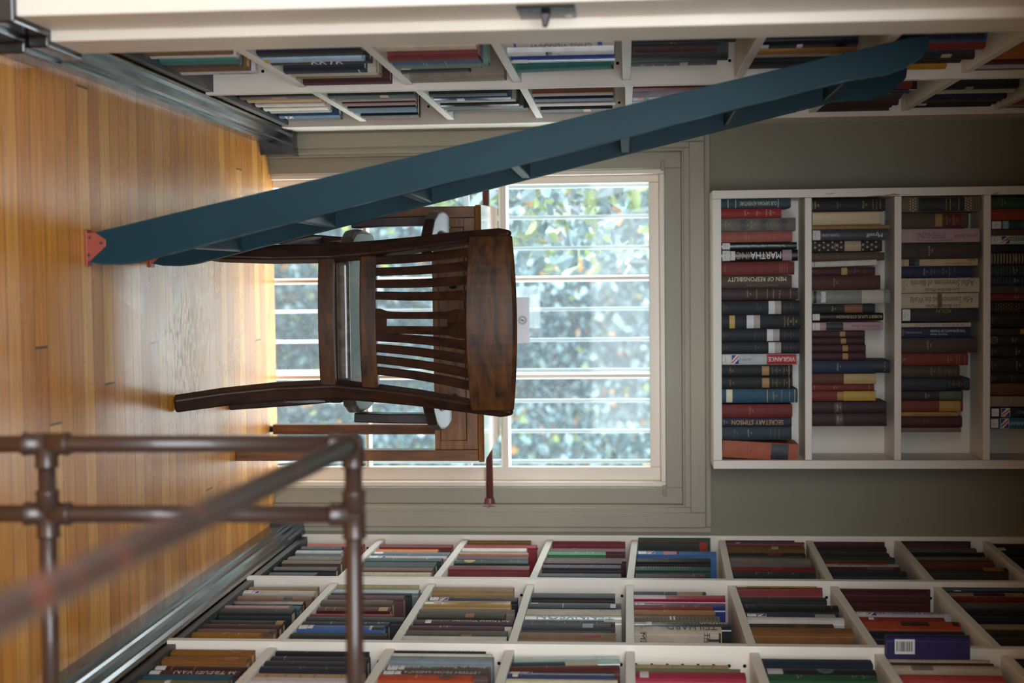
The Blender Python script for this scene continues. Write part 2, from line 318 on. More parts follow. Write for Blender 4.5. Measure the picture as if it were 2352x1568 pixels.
# safety bar across the window
bar = thing('grab_rail', (.17, 4.55, .712), 'thin oxide-red pipe rail fixed across the window behind the desk', 'rail')
under(MB().tube([(-.40, 4.578, .7085), (.735, 4.578, .7105)], .0115, 16).build('pipe', REDPIPE, smooth=True), bar)
for sx, d in ((-.405, 1), (.744, -1)):
    b = MB(); b.tube([(sx, 4.578, .7095), (sx+d*.004, 4.578, .7095), (sx+d*.012, 4.578, .7095), (sx+d*.03, 4.578, .7095)], .02, 16, rs=[.036, .034, .018, .0145])
    b.box(min(sx, sx+d*.006), max(sx, sx+d*.006), 4.562, 4.590, .662, .757)
    under(b.build('flange', REDPIPE, bevel=.002), bar)

# ------------------------------------------------------------------ bookcases
TH = .0205
ZS = [.0935, .3335, .6065, .8795, 1.1515, 1.428, 1.702, 1.976, 2.25, 2.524]
def strip(x0, x1, y, z0, z1):        # perforated shelf standard on the near face of an upright
    b = MB(); b.box(x0, x1, y-.002, y, z0, z1); k = z0+.02; xm = (x0+x1)/2
    while k < z1-.02:
        b.add([(xm+.0042*math.cos(a*math.pi/4), y-.0026, k+.0042*math.sin(a*math.pi/4)) for a in range(8)], [tuple(range(8))], 1); k += .0345
    return b
rc = thing('bookcase', (.94, 3.2, 0), 'cream painted floor-to-ceiling bookcase behind the brown pipe railing', 'bookcase', 'built-in cream bookcases')
UPR = [(4.541, 4.537), (3.872, 3.899), (3.180, 3.206), (2.488, 2.513), (1.80, 1.825)]
for i, (y0, y1) in enumerate(UPR):
    if i == 0: continue
    under(MB().box(.83, 1.04, y0, y1, .093, 2.94).build('upright', CREAM, rc, bevel=.0015), rc)
under(MB().box(.83, 1.04, 4.541, 4.558, .093, 2.94).build('upright', CREAM, rc, bevel=.0015), rc)
BAYS = [(3.900, 4.540), (3.207, 3.871), (2.514, 3.179), (1.826, 2.487)]
for i, (y0, y1) in enumerate(BAYS):
    for k, z in enumerate(ZS):
        if k == 0:
            under(MB().box(.838, 1.035, y0, y1, z, z+.021).build('base_board', BLACKM, rc), rc); continue
        e = .018 if i == 0 else 0
        b = MB().hexa([(.843, y0, z), (1.035, y0, z), (1.035, y1, z+e), (.843, y1, z+e), (.843, y0, z+TH), (1.035, y0, z+TH), (1.035, y1, z+e+TH), (.843, y1, z+e+TH)])
        under(b.build('shelf', CREAM, rc, bevel=.001), rc)
    under(strip(.866, .882, (4.541, 3.872, 3.180, 2.488)[i], .12, 2.9).build('shelf_standard', [CREAM, HOLE], rc), rc) if i < 3 else None
under(MB().box(1.041, 1.058, 1.8, 4.5405, .093, 2.94).build('back_panel', CREAM, rc), rc)
lc = thing('bookcase', (-.58, 3.5, 0), 'cream painted floor-to-ceiling bookcase with the teal ladder leaning on it', 'bookcase', 'built-in cream bookcases')
for y0, y1 in ((2.747, 2.772), (3.573, 3.599), (4.379, 4.405)):
    under(MB().box(-.685, -.473, y0, y1, .093, 2.94).build('upright', CREAM, lc, bevel=.0015), lc)
for i, (y0, y1) in enumerate(((2.773, 3.572), (3.600, 4.378))):
    for k, z in enumerate(ZS):
        if k == 0:
            under(MB().box(-.68, -.479, y0, y1, z, z+.021).build('base_board', BLACKM, lc), lc); continue
        z += .001 + (.006 if i else 0)
        under(MB().box(-.68, -.486, y0, y1, z, z+TH).build('shelf', CREAM, lc, bevel=.001), lc)
    under(strip(-.536, -.521, (3.573, 4.379)[i], .12, 2.9).build('shelf_standard', [CREAM, HOLE], lc), lc)
under(MB().box(-.690, -.6855, 2.747, 4.404, .093, 2.94).build('back_panel', CREAM, lc), lc)
struct(MB().box(-.688, -.475, 4.406, 4.559, .093, 2.94).build('trim_2', CREAM), 'cream filler board between ladder-side bookcase and window wall', 'trim')

# wall-hung bookcase above the window
hc = thing('wall_bookcase', (.17, 4.45, 1.42), 'cream wall-hung bookcase full of books above the window', 'bookcase')
for x0, x1, mt in ((-.257, -.232, CREAM_WORN), (.567, .593, CREAM)):
    under(MB().box(x0, x1, 4.375, 4.559, 1.421, 2.86).build('side_panel', mt, hc, bevel=.0012), hc)
under(MB().box(-.2315, .5665, 4.375, 4.559, 1.421, 1.447).build('bottom_board', CREAM, hc, bevel=.0012), hc)
for z0, z1 in ((1.6985, 1.719), (1.9655, 1.986), (2.2285, 2.249), (2.51, 2.53), (2.835, 2.86)):
    under(MB().box(-.231, .566, 4.378, 4.548, z0, z1).build('shelf', CREAM, hc, bevel=.001), hc)
under(MB().box(-.2315, .5665, 4.549, 4.558, 1.4475, 2.835).build('back_panel', CREAM, hc), hc)

# switch on the pilaster
sw = thing('light_switch', (-.466, 2.52, 1.02), 'dark brown toggle switch plate on the cream pilaster', 'light switch')
sb = MB().box(-.4675, -.4635, 2.468, 2.58, .972, 1.074)
under(sb.build('plate', CHROME, bevel=.002), sw)
b = MB(); b.hexa([(-.4635, 2.516, 1.012), (-.440, 2.522, 1.015), (-.440, 2.532, 1.015), (-.4635, 2.538, 1.012), (-.4635, 2.516, 1.030), (-.440, 2.522, 1.023), (-.440, 2.532, 1.023), (-.4635, 2.538, 1.030)])
under(b.build('toggle', CHROME, bevel=.002), sw)
b = MB()
for y, z in ((2.495, .985), (2.56, .985), (2.495, 1.005), (2.56, 1.04)): b.tube([(-.464, y, z), (-.4628, y, z)], .003, 10)
under(b.build('screw', STEEL), sw)
under(MB().box(-.4635, -.463, 2.548, 2.566, 1.055, 1.066).build('sticker', WHITE), sw)

# ------------------------------------------------------------------ ladder
lad = thing('library_ladder', (-.07, 3.2, 0), 'dark teal painted wooden ladder with red feet leaning on the left bookcase', 'ladder')
def rail_at(z, far=False):     # left and right edge of a rail at height z
    return -.102-.2175*z, -.014-.2355*z
def ladder_rail(top):          # outline of a side rail: straight stile, cut foot, rounded top
    R = lambda z: (rail_at(z)[1], z); L = lambda z: (rail_at(z)[0], z)
    x = -.480
    return [L(0), (-.050, 0), (-.043, .007), (-.037, .035), (-.036, .075), (-.0405, .115), R(.4), R(.9), R(1.4), R(top-.17), (x+.076, top-.085), (x+.063, top-.05), (x+.044, top-.018), (x+.027, top-.003), (x+.005, top), (x, top-.008), (x, top-.035)]
NEAR, FAR = 1.777, 1.812
for y0, y1, P in ((2.978, 3.002, NEAR), (3.386, 3.410, FAR)):
    r_ = under(MB().prism(ladder_rail(P), y0, y1, 'y').build('side_rail', TEAL, bevel=.0018), lad)
    b = MB(); b.prism([(-.105, .002), (-.043, .002), (-.043, .010), (-.076, .047), (-.090, .047), (-.1055, .024)], y0-.003, y0-.0002, 'y')
    b.prism([(-.112, -.001+.0015), (-.034, .0005), (-.034, .006), (-.112, .006)], y0-.004, y1+.003, 'y')
    fp = b.build('foot_pad', REDPAD, bevel=.0012); fp.parent = r_
    b = MB()
    for sx, sz in ((-.095, .012), (-.057, .009), (-.083, .037)): b.tube([(sx, y0-.0045, sz), (sx, y0-.003, sz)], .0032, 10)
    sc = b.build('screw', CHROME); sc.parent = fp
    fp.matrix_parent_inverse = Matrix.Translation(-lad.location) @ Matrix.Identity(4)
    r_.matrix_parent_inverse = Matrix.Translation(-lad.location); fp.matrix_parent_inverse = Matrix.Identity(4); sc.matrix_parent_inverse = Matrix.Identity(4)
for k, z in enumerate((.232, .463, .697, .933, 1.170, 1.412, 1.640)):
    a0, a1 = rail_at(z); c0, c1 = rail_at(z, True)
    b = MB(); zl = z-.022
    b.hexa([(a0+.002, 3.0022, zl), (a1-.001, 3.0022, zl), (c1-.001, 3.3858, zl), (c0+.002, 3.3858, zl), (a0+.002, 3.0022, z), (a1-.001, 3.0022, z), (c1-.001, 3.3858, z), (c0+.002, 3.3858, z)])
    under(b.build('tread', TEAL_WORN if k < 4 else TEAL, bevel=.004, seg=3), lad)

# ------------------------------------------------------------------ armchair
ch = thing('armchair', (.115, 3.78, 0), 'dark oak slat-back office armchair pulled back from the desk', 'chair')
def cp(mb, name, mat, **k): return under(mb.build(name, mat, **k), ch)
def post(xs):
    ys = [3.56, 3.592, 3.622, 3.638, 3.636, 3.618, 3.588, 3.552, 3.540]
    zs = [.0, .12, .25, .40, .50, .62, .74, .845, .872]
    pts = [(x, y, z) for x, y, z in zip(xs, ys, zs)]
    return MB().sweep(pts, [.019, .020, .021, .021, .020, .018, .016, .013, .007], [.018, .019, .020, .021, .020, .018, .015, .012, .008], (.94, .34 if xs[0] > .1 else -.34, 0))
cp(post([-.092, -.070, -.066, -.067, -.074, -.085, -.099, -.109, -.110]), 'back_post', OAKDARK, bevel=.006, seg=3)
cp(post([.315, .300, .290, .285, .294, .306, .322, .336, .338]), 'back_post', OAKDARK, bevel=.006, seg=3)
# crest rail: bowed board with rounded upper edge
b = MB(); n = 18; vs = []; X0, X1 = -.104, .333
for i in range(n+1):
    u = i/n*2-1; x = X0+(X1-X0)*i/n; y = 3.548-.050*(1-u*u)
    zt = .889-.014*u*u; zb = .762+.006*u*u
    vs += [(x, y-.012, zb), (x, y-.014, zt-.010), (x, y-.008, zt), (x, y+.004, zt), (x, y+.010, zt-.010), (x, y+.011, zb)]
fs = [(i*6+k, i*6+(k+1) % 6, (i+1)*6+(k+1) % 6, (i+1)*6+k) for i in range(n) for k in range(6)]
fs += [tuple(range(6))[::-1], tuple(n*6+k for k in range(6))]
b.add(vs, fs); cp(b, 'crest_rail', OAKRAIL, bevel=.003)
def bowed(x0, x1, y, bow, z0, z1, th):
    b = MB(); n = 12; vs = []
    for i in range(n+1):
        u = i/n*2-1; x = x0+(x1-x0)*i/n; yy = y-bow*(1-u*u)
        vs += [(x, yy-th/2, z0), (x, yy-th/2, z1), (x, yy+th/2, z1), (x, yy+th/2, z0)]
    fs = [(i*4+k, i*4+(k+1) % 4, (i+1)*4+(k+1) % 4, (i+1)*4+k) for i in range(n) for k in range(4)]
    fs += [(3, 2, 1, 0), tuple(n*4+k for k in range(4))]
    return b.add(vs, fs)
cp(bowed(-.060, .283, 3.632, .022, .476, .519, .028), 'lower_back_rail', OAKRAIL, bevel=.004)
cp(bowed(-.058, .278, 3.628, .018, .368, .408, .024), 'rear_apron', OAKRAIL, bevel=.003)
SB = [.0, 1]
def slat_x(yb, yt):
    b0 = 460+yb/2.53; b1 = 460+yt/2.53
    return b0, b1
XBOT = [(-.0466), (-.0178), (.0132), (.0424), (.1490), (.1772), (.2060), (.2354)]
XTOP = [(-.0640), (-.0302), (.0055), (.0422), (.1683), (.2027), (.2380), (.2690)]
for xb, xt in zip(XBOT, XTOP):
    ub = (xb-.1115)/.172; ut = (xt-.1145)/.218
    yb = 3.632-.022*(1-ub*ub); yt = 3.548-.050*(1-ut*ut)
    pts = []
    for q in range(9):
        f = q/8; pts.append((xb+(xt-xb)*f+ .003*math.sin(math.pi*f)*(-1 if xb > .11 else 1), yb+(yt-yb)*f+.010*math.sin(math.pi*f), .510+(.770-.510)*f))
    cp(MB().sweep(pts, [.0105+.0012*q/8 for q in range(9)], .006), 'slat', OAKDARK, bevel=.0025)
# central splat with a pierced slot and flared ends
b = MB(); zs = [.512, .530, .540, .548, .565, .60, .66, .70, .712, .722, .735, .768]
hw = [.0355, .0355, .032, .0295, .0285, .0280, .0285, .0295, .030, .0325, .036, .0365]
def spl_y(z): f = (z-.51)/.26; return 3.610+(3.499-3.610)*f+.010*math.sin(math.pi*max(0, min(1, f)))
for side in (-1, 1):
    xc = .1115
    for i in range(len(zs)-1):
        z0, z1 = zs[i], zs[i+1]; inn = .0092 if .548 <= z0 < .712 else 0.0002
        xo0, xo1 = xc+side*hw[i]+.0022*(i/11), xc+side*hw[i+1]+.0022*((i+1)/11)
        xi = xc+side*inn
        y0, y1 = spl_y(z0), spl_y(z1)
        L = sorted
        pa = [(xi, y0-.006, z0), (xo0, y0-.006, z0), (xo0, y0+.006, z0), (xi, y0+.006, z0), (xi, y1-.006, z1), (xo1, y1-.006, z1), (xo1, y1+.006, z1), (xi, y1+.006, z1)]
        b.hexa(pa)
cp(b, 'splat', OAKDARK)
# seat: saddled board, wide sides, narrow between the posts
out = [(-.048, 3.668), (-.052, 3.70), (-.080, 3.715), (-.112, 3.735), (-.130, 3.78), (-.136, 3.86), (-.136, 3.96), (-.128, 4.05), (-.090, 4.085), (.115, 4.098), (.322, 4.085), (.356, 4.05), (.366, 3.96), (.366, 3.86), (.360, 3.78), (.342, 3.735), (.312, 3.715), (.284, 3.70), (.270, 3.668)]
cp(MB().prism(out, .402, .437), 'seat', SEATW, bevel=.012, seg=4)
ap = [(-.100, 3.735), (.330, 3.735), (.345, 4.03), (-.115, 4.03)]
cp(MB().prism(ap, .362, .4015), 'seat_frame', OAKDARK, bevel=.01, seg=3)
for s in (-1, 1):
    xc = .115
    cp(MB().sweep([(xc+s*.248, 4.075, 0), (xc+s*.232, 4.06, .20), (xc+s*.216, 4.04, .361)], [.016, .018, .019], [.016, .018, .019]), 'front_leg', OAKDARK, bevel=.004)
    cp(MB().sweep([(xc+s*.190, 3.612, .262), (xc+s*.212, 3.83, .270), (xc+s*.228, 4.045, .278)], .011, .016), 'stretcher', OAKDARK, bevel=.004)
    cp(MB().sweep([(xc+s*.268, 3.90, .405), (xc+s*.271, 3.90, .50), (xc+s*.273, 3.905, .632)], [.013, .013, .014], [.028, .026, .024]), 'arm_support', OAKDARK, bevel=.003)
    # arm: from the post outwards and forwards, broad flat top
    A = [(.186, 3.612, .020), (.215, 3.640, .022), (.246, 3.690, .025), (.264, 3.76, .027), (.270, 3.84, .029), (.268, 3.92, .030), (.262, 3.985, .029)]
    vs = []; N = len(A)
    for i, (dx, y, w) in enumerate(A):
        j0 = max(0, i-1); j1 = min(N-1, i+1); t = Vector((s*(A[j1][0]-A[j0][0]), A[j1][1]-A[j0][1], 0)).normalized(); nrm = Vector((t.y, -t.x, 0))
        c = Vector((xc+s*dx, y, 0)); z0, z1 = .634, .664
        for sg, zz in ((-1, z0), (1, z0), (1, z1), (-1, z1)): vs.append((c.x+nrm.x*w*sg, c.y+nrm.y*w*sg, zz))
    fs = [(i*4+k, i*4+(k+1) % 4, (i+1)*4+(k+1) % 4, (i+1)*4+k) for i in range(N-1) for k in range(4)]+[(3, 2, 1, 0), tuple((N-1)*4+k for k in range(4))]
    cp(MB().add(vs, fs), 'arm', OAKDARK, bevel=.008, seg=3)
    cp(MB().tube([(xc+s*.190, 3.590, .628), (xc+s*.189, 3.5935-.004, .628)], .007, 12), 'peg', OAKRAIL, smooth=False)

# ------------------------------------------------------------------ desk
dk = thing('writing_desk', (.155, 4.37, 0), 'small golden oak writing table with one drawer under the window', 'desk')
dk.rotation_euler.z = math.radians(2.1)
def dp(mb, name, mat, **k): o = mb.build(name, mat, **k); o.parent = dk; return o
dp(MB().box(-.375, .375, -.262, .268, .7235, .741), 'tabletop', OAKTOP, bevel=.003)
LG = [(-.355, -.245), (.355, -.245), (-.345, .155), (.335, .150)]
for x, y in LG:
    dp(MB().box(x-.0165, x+.0165, y-.0165, y+.0165, .012 if y > 0 else 0, .723), 'leg', OAK, bevel=.002)
for x, y in LG[2:]:
    dp(MB().tube([(x, y, 0), (x, y, .004), (x, y, .0115)], .012, 12, rs=[.010, .012, .008]), 'glide', CHROME)
b = MB(); b.box(-.338, .338, -.256, -.240, .690, .722); b.box(-.338, .338, -.256, -.240, .595, .612); b.box(-.338, -.312, -.256, -.240, .612, .690); b.box(.312, .338, -.256, -.240, .612, .690)
dp(b, 'front_apron', OAKX, bevel=.001)
dr_ = dp(MB().box(-.3105, .3105, -.2575, -.239, .6135, .6885), 'drawer', OAKX, bevel=.0012)
for kx in (-.147, .188):
    kn = MB().tube([(kx, -.2576, .658), (kx, -.264, .658), (kx, -.270, .658), (kx, -.278, .658), (kx, -.284, .658)], .01, 16, rs=[.008, .006, .0125, .0135, .008]).build('knob', OAKDARK, smooth=True); kn.parent = dr_
for x in (-.352, .345):
    dp(MB().box(x-.009, x+.009, -.228, .137, .600, .722), 'side_apron', OAK, bevel=.001)
dp(MB().box(-.328, .318, .142, .160, .600, .722), 'rear_apron', OAKX, bevel=.001)

cardt = thing('folded_card', (.135, 4.47, .741), 'white folded card with a small round crest standing on the oak desk', 'card')
b = MB(); b.hexa([(-.072, -.022, 0), (.072, -.022, 0), (.072, -.0212, 0), (-.072, -.0212, 0), (-.072, -.0014, .112), (.072, -.0014, .112), (.072, -.0006, .112), (-.072, -.0006, .112)])
b.hexa([(-.072, .0212, 0), (.072, .0212, 0), (.072, .022, 0), (-.072, .022, 0), (-.072, -.0004, .112), (.072, -.0004, .112), (.072, .0004, .112), (-.072, .0004, .112)])
o = b.build('sheet', WHITE); o.parent = cardt
b = MB(); INK = paint('grey_ink', '8a8f8a', .8, .1, 30)
cz, sl = .090, (.022-.0014)/.112
def onc(x, z): return (x, -.0223+z*sl-.0003, z)
for r0, r1 in ((.0128, .0140), (.0085, .0105)):
    vs = [onc(r*math.cos(a*math.pi/16), cz+r*math.sin(a*math.pi/16)) for a in range(32) for r in (r0, r1)]
    b.add(vs, [(2*a, 2*a+1, (2*a+3) % 64, (2*a+2) % 64) for a in range(32)])
for a in range(0, 32, 2):
    an = a*math.pi/16; r0, r1 = .0108, .0125
    b.add([onc(r*math.cos(an+d), cz+r*math.sin(an+d)) for r, d in ((r0, -.05), (r1, -.05), (r1, .05), (r0, .05))], [(0, 1, 2, 3)])
b.add([onc(x, z+cz) for x, z in ((-.004, -.006), (.001, -.006), (.005, .005), (.001, .006), (-.003, .001))], [(0, 1, 2, 3, 4)])
o = b.build('crest', INK); o.parent = cardt

# ------------------------------------------------------------------ pipe railing in front
rl = thing('pipe_railing', (.23, 2.0, 0), 'brown painted steel pipe guard railing in front of the right bookcase', 'railing')
def rp_(mb, name, mat=PIPE, **k): return under(mb.build(name, mat, smooth=True, **k), rl)
PR = .0128
CX, CY, ZT, ZM = .235, 2.0, .768, .316
P2 = .337
rp_(MB().tube([(CX, CY, .0), (CX, CY, ZT-.01)], PR, 20), 'post')
rp_(MB().tube([(P2, CY, .0), (P2, CY, ZT-.01)], PR, 20), 'post')
rp_(MB().tube([(CX+.004, CY, ZT), (.815, CY, ZT-.004)], PR, 20), 'top_rail')
rp_(MB().tube([(CX, CY, ZM), (.815, CY, ZM-.003)], PR, 20), 'lower_rail')
rp_(MB().tube([(CX, CY-.004, ZT), (.210, 1.1, ZT+.004), (.196, .45, ZT+.006), (.19, -.3, ZT+.006)], PR*1.06, 20), 'return_rail', PIPE_WORN)
FR = .0165
def fitting(c, dirs, L=.034):
    b = MB(); c = Vector(c)
    for d in dirs:
        d = Vector(d); b.tube([c-d*.006, c+d*(L-.006), c+d*(L-.003), c+d*L], FR, 20, rs=[FR*.98, FR, FR*1.08, FR*1.04])
    v0 = len(b.v); vs = []; fs = []
    for i in range(7):
        th = math.pi*i/6
        for k in range(12): vs.append((c.x+FR*1.02*math.sin(th)*math.cos(k*math.pi/6), c.y+FR*1.02*math.sin(th)*math.sin(k*math.pi/6), c.z+FR*1.02*math.cos(th)))
    for i in range(6):
        for k in range(12): fs.append((i*12+k, i*12+(k+1) % 12, (i+1)*12+(k+1) % 12, (i+1)*12+k))
    b.add(vs, fs); return b
rp_(fitting((CX, CY, ZT), ((1, 0, 0), (0, 0, -1), (0, -1, 0))), 'corner_fitting')
rp_(fitting((P2, CY, ZT), ((1, 0, 0), (-1, 0, 0), (0, 0, -1))), 'tee_fitting')
rp_(fitting((CX, CY, ZM), ((1, 0, 0), (0, 0, 1), (0, 0, -1))), 'tee_fitting')
rp_(fitting((P2, CY, ZM), ((1, 0, 0), (-1, 0, 0), (0, 0, 1), (0, 0, -1))), 'cross_fitting')
for x, y in ((CX, CY), (P2, CY)): rp_(MB().tube([(x, y, .0), (x, y, .006), (x, y, .007), (x, y, .03)], .02, 20, rs=[.042, .042, .02, .017]), 'floor_flange')
for z in (ZT-.004, ZM-.003): rp_(MB().tube([(.8285, CY, z), (.823, CY, z), (.822, CY, z), (.805, CY, z)], .02, 20, rs=[.036, .036, .019, .016]), 'wall_flange')

# ------------------------------------------------------------------ outdoors
GRILLE = paint('white_bar_paint', 'a9b4b8', .5, .03, 8)
gr_ = thing('window_bars', (.16, 4.86, 0), 'row of slim white upright bars outside the window', 'window bars')
k = -.412
while k < .80:
    under(MB().box(k-.006, k+.006, 4.852, 4.874, -1.6, 1.55).build('bar', GRILLE, bevel=.002), gr_); k += .1045
for z in (.612, -.6, 1.52): under(MB().box(-.45, .83, 4.8745, 4.884, z-.009, z+.009).build('cross_bar', GRILLE), gr_)
GND = paint('garden_earth', '4a5644', .9, .3, 3)
struct(MB().box(-14, 14, 4.9, 24, -3.9, -3.4).build('ground', GND), 'garden ground below the window', 'ground')
HILL = paint('far_leafy_bank', '2b3a30', .9, .5, 3.5, wear='5c7468', wear_t=.56, wscale=2.2)
b = MB()
hv = []; NX, NZ = 40, 14; hr = random.Random(5)
for j in range(NZ+1):
    for i in range(NX+1):
        hv.append((-10+20*i/NX+hr.uniform(-.15, .15), 17.2+j*.16+hr.uniform(-.3, .3), -3.6+10.0*j/NZ+hr.uniform(-.12, .12)))
b.add(hv, [(j*(NX+1)+i, j*(NX+1)+i+1, (j+1)*(NX+1)+i+1, (j+1)*(NX+1)+i) for j in range(NZ) for i in range(NX)])
struct(b.build('hill', HILL, smooth=True), 'dark leafy bank beyond the garden shrubs, raised out of view to block sky', 'hill')  # backdrop of foliage; upper part added to keep sky out of the floor's reflection
LEAFD = paint('blue_green_leaf', '2c4042', .4, .35, 1.3)
LEAFY = paint('yellow_green_leaf', '5c6a22', .35, .3, 2)
LEAFO = paint('orange_leaf', '8a5a20', .5, .2, 2)
LEAFP = paint('pale_leaf', '5f7678', .35, .15, 2)
BARK = paint('bark', '5b4c40', .9, .3, 12, bump=.5)
def foliage(rng, n, size, cen, rad, mats, parent, weights):
    b = MB()
    for i in range(n):
        while True:
            d = Vector((rng.uniform(-1, 1), rng.uniform(-1, 1), rng.uniform(-1, 1)))
            if .25 < d.length < 1: break
        p = Vector((d.x*rad[0], d.y*rad[1], d.z*rad[2]))+Vector(cen)
        e = Euler((rng.uniform(-1.2, 1.2), rng.uniform(-1.2, 1.2), rng.uniform(0, 6.28))); R = e.to_matrix()
        L = size*rng.uniform(.6, 1.3); w = L*.34
        pts = [Vector((0, 0, 0)), Vector((w, L*.35, L*.05)), Vector((w*.8, L*.7, L*.03)), Vector((0, L, -L*.08)), Vector((-w*.8, L*.7, L*.03)), Vector((-w, L*.35, L*.05)), Vector((0, L*.45, -L*.03))]
        vs = [p+R @ q for q in pts]; mi = rng.choices(range(len(mats)), weights)[0]
        b.add(vs, [(0, 1, 6), (1, 2, 6), (2, 3, 6), (3, 4, 6), (4, 5, 6), (5, 0, 6)], mi)
    o = b.build('foliage', mats); o.parent = parent; return o
def tree(name, loc, cen, rad, n, size, mats, weights, label, seed, trunk_top, group=None):
    rng = random.Random(seed); t = thing(name, loc, label, 'tree' if 'tree' in name else 'shrub', group)
    foliage(rng, n, size, cen, rad, mats, t, weights)
    b = MB(); b.tube([(0, 0, 0), (.03, .02, trunk_top*.5), (0, 0, trunk_top)], .06, 10, rs=[.08, .06, .03])
    for k in range(6):
        a = rng.uniform(0, 6.28); z = trunk_top*rng.uniform(.4, .9); q = Vector(cen)+Vector((math.cos(a)*rad[0]*.7, math.sin(a)*rad[1]*.7, rng.uniform(-.5, .6)*rad[2]))
        b.tube([(0, 0, z), ((q.x)*.5, q.y*.5, (z+q.z)*.5+.1), q], .02, 6, rs=[.03, .02, .008])
    o = b.build('trunk', BARK); o.parent = t; return t
ALL = [LEAFD, LEAFP, LEAFO, LEAFY]
tree('leafy_tree', (-.75, 6.5, -3.4), (.22, 0, 4.45), (.52, .45, .95), 1700, .08, [LEAFY, LEAFP, LEAFD, LEAFO], (6, 3, 4, .35), 'yellow-green leafy young tree close outside the window, at its ladder side', 3, 4.3)
for i, (x, y, rx, rz, nn, lab) in enumerate(((-1.15, 13.4, 1.4, 3.0, 17000, 'blue-green hedge shrub at the ladder side beyond the window bars'), (.75, 15.6, 1.6, 3.0, 19000, 'blue-green hedge shrub standing farther back, straight behind the window'), (2.55, 13.2, 1.4, 3.0, 17000, 'blue-green hedge shrub at the railing side beyond the window bars'))):
    tree('garden_shrub', (x, y, -3.4), (0, 0, 3.05), (rx, .95, rz), nn, .098, ALL, (10, 3.5, .6, .8), lab, 20+i, 3.2, 'hedge shrubs in the garden')

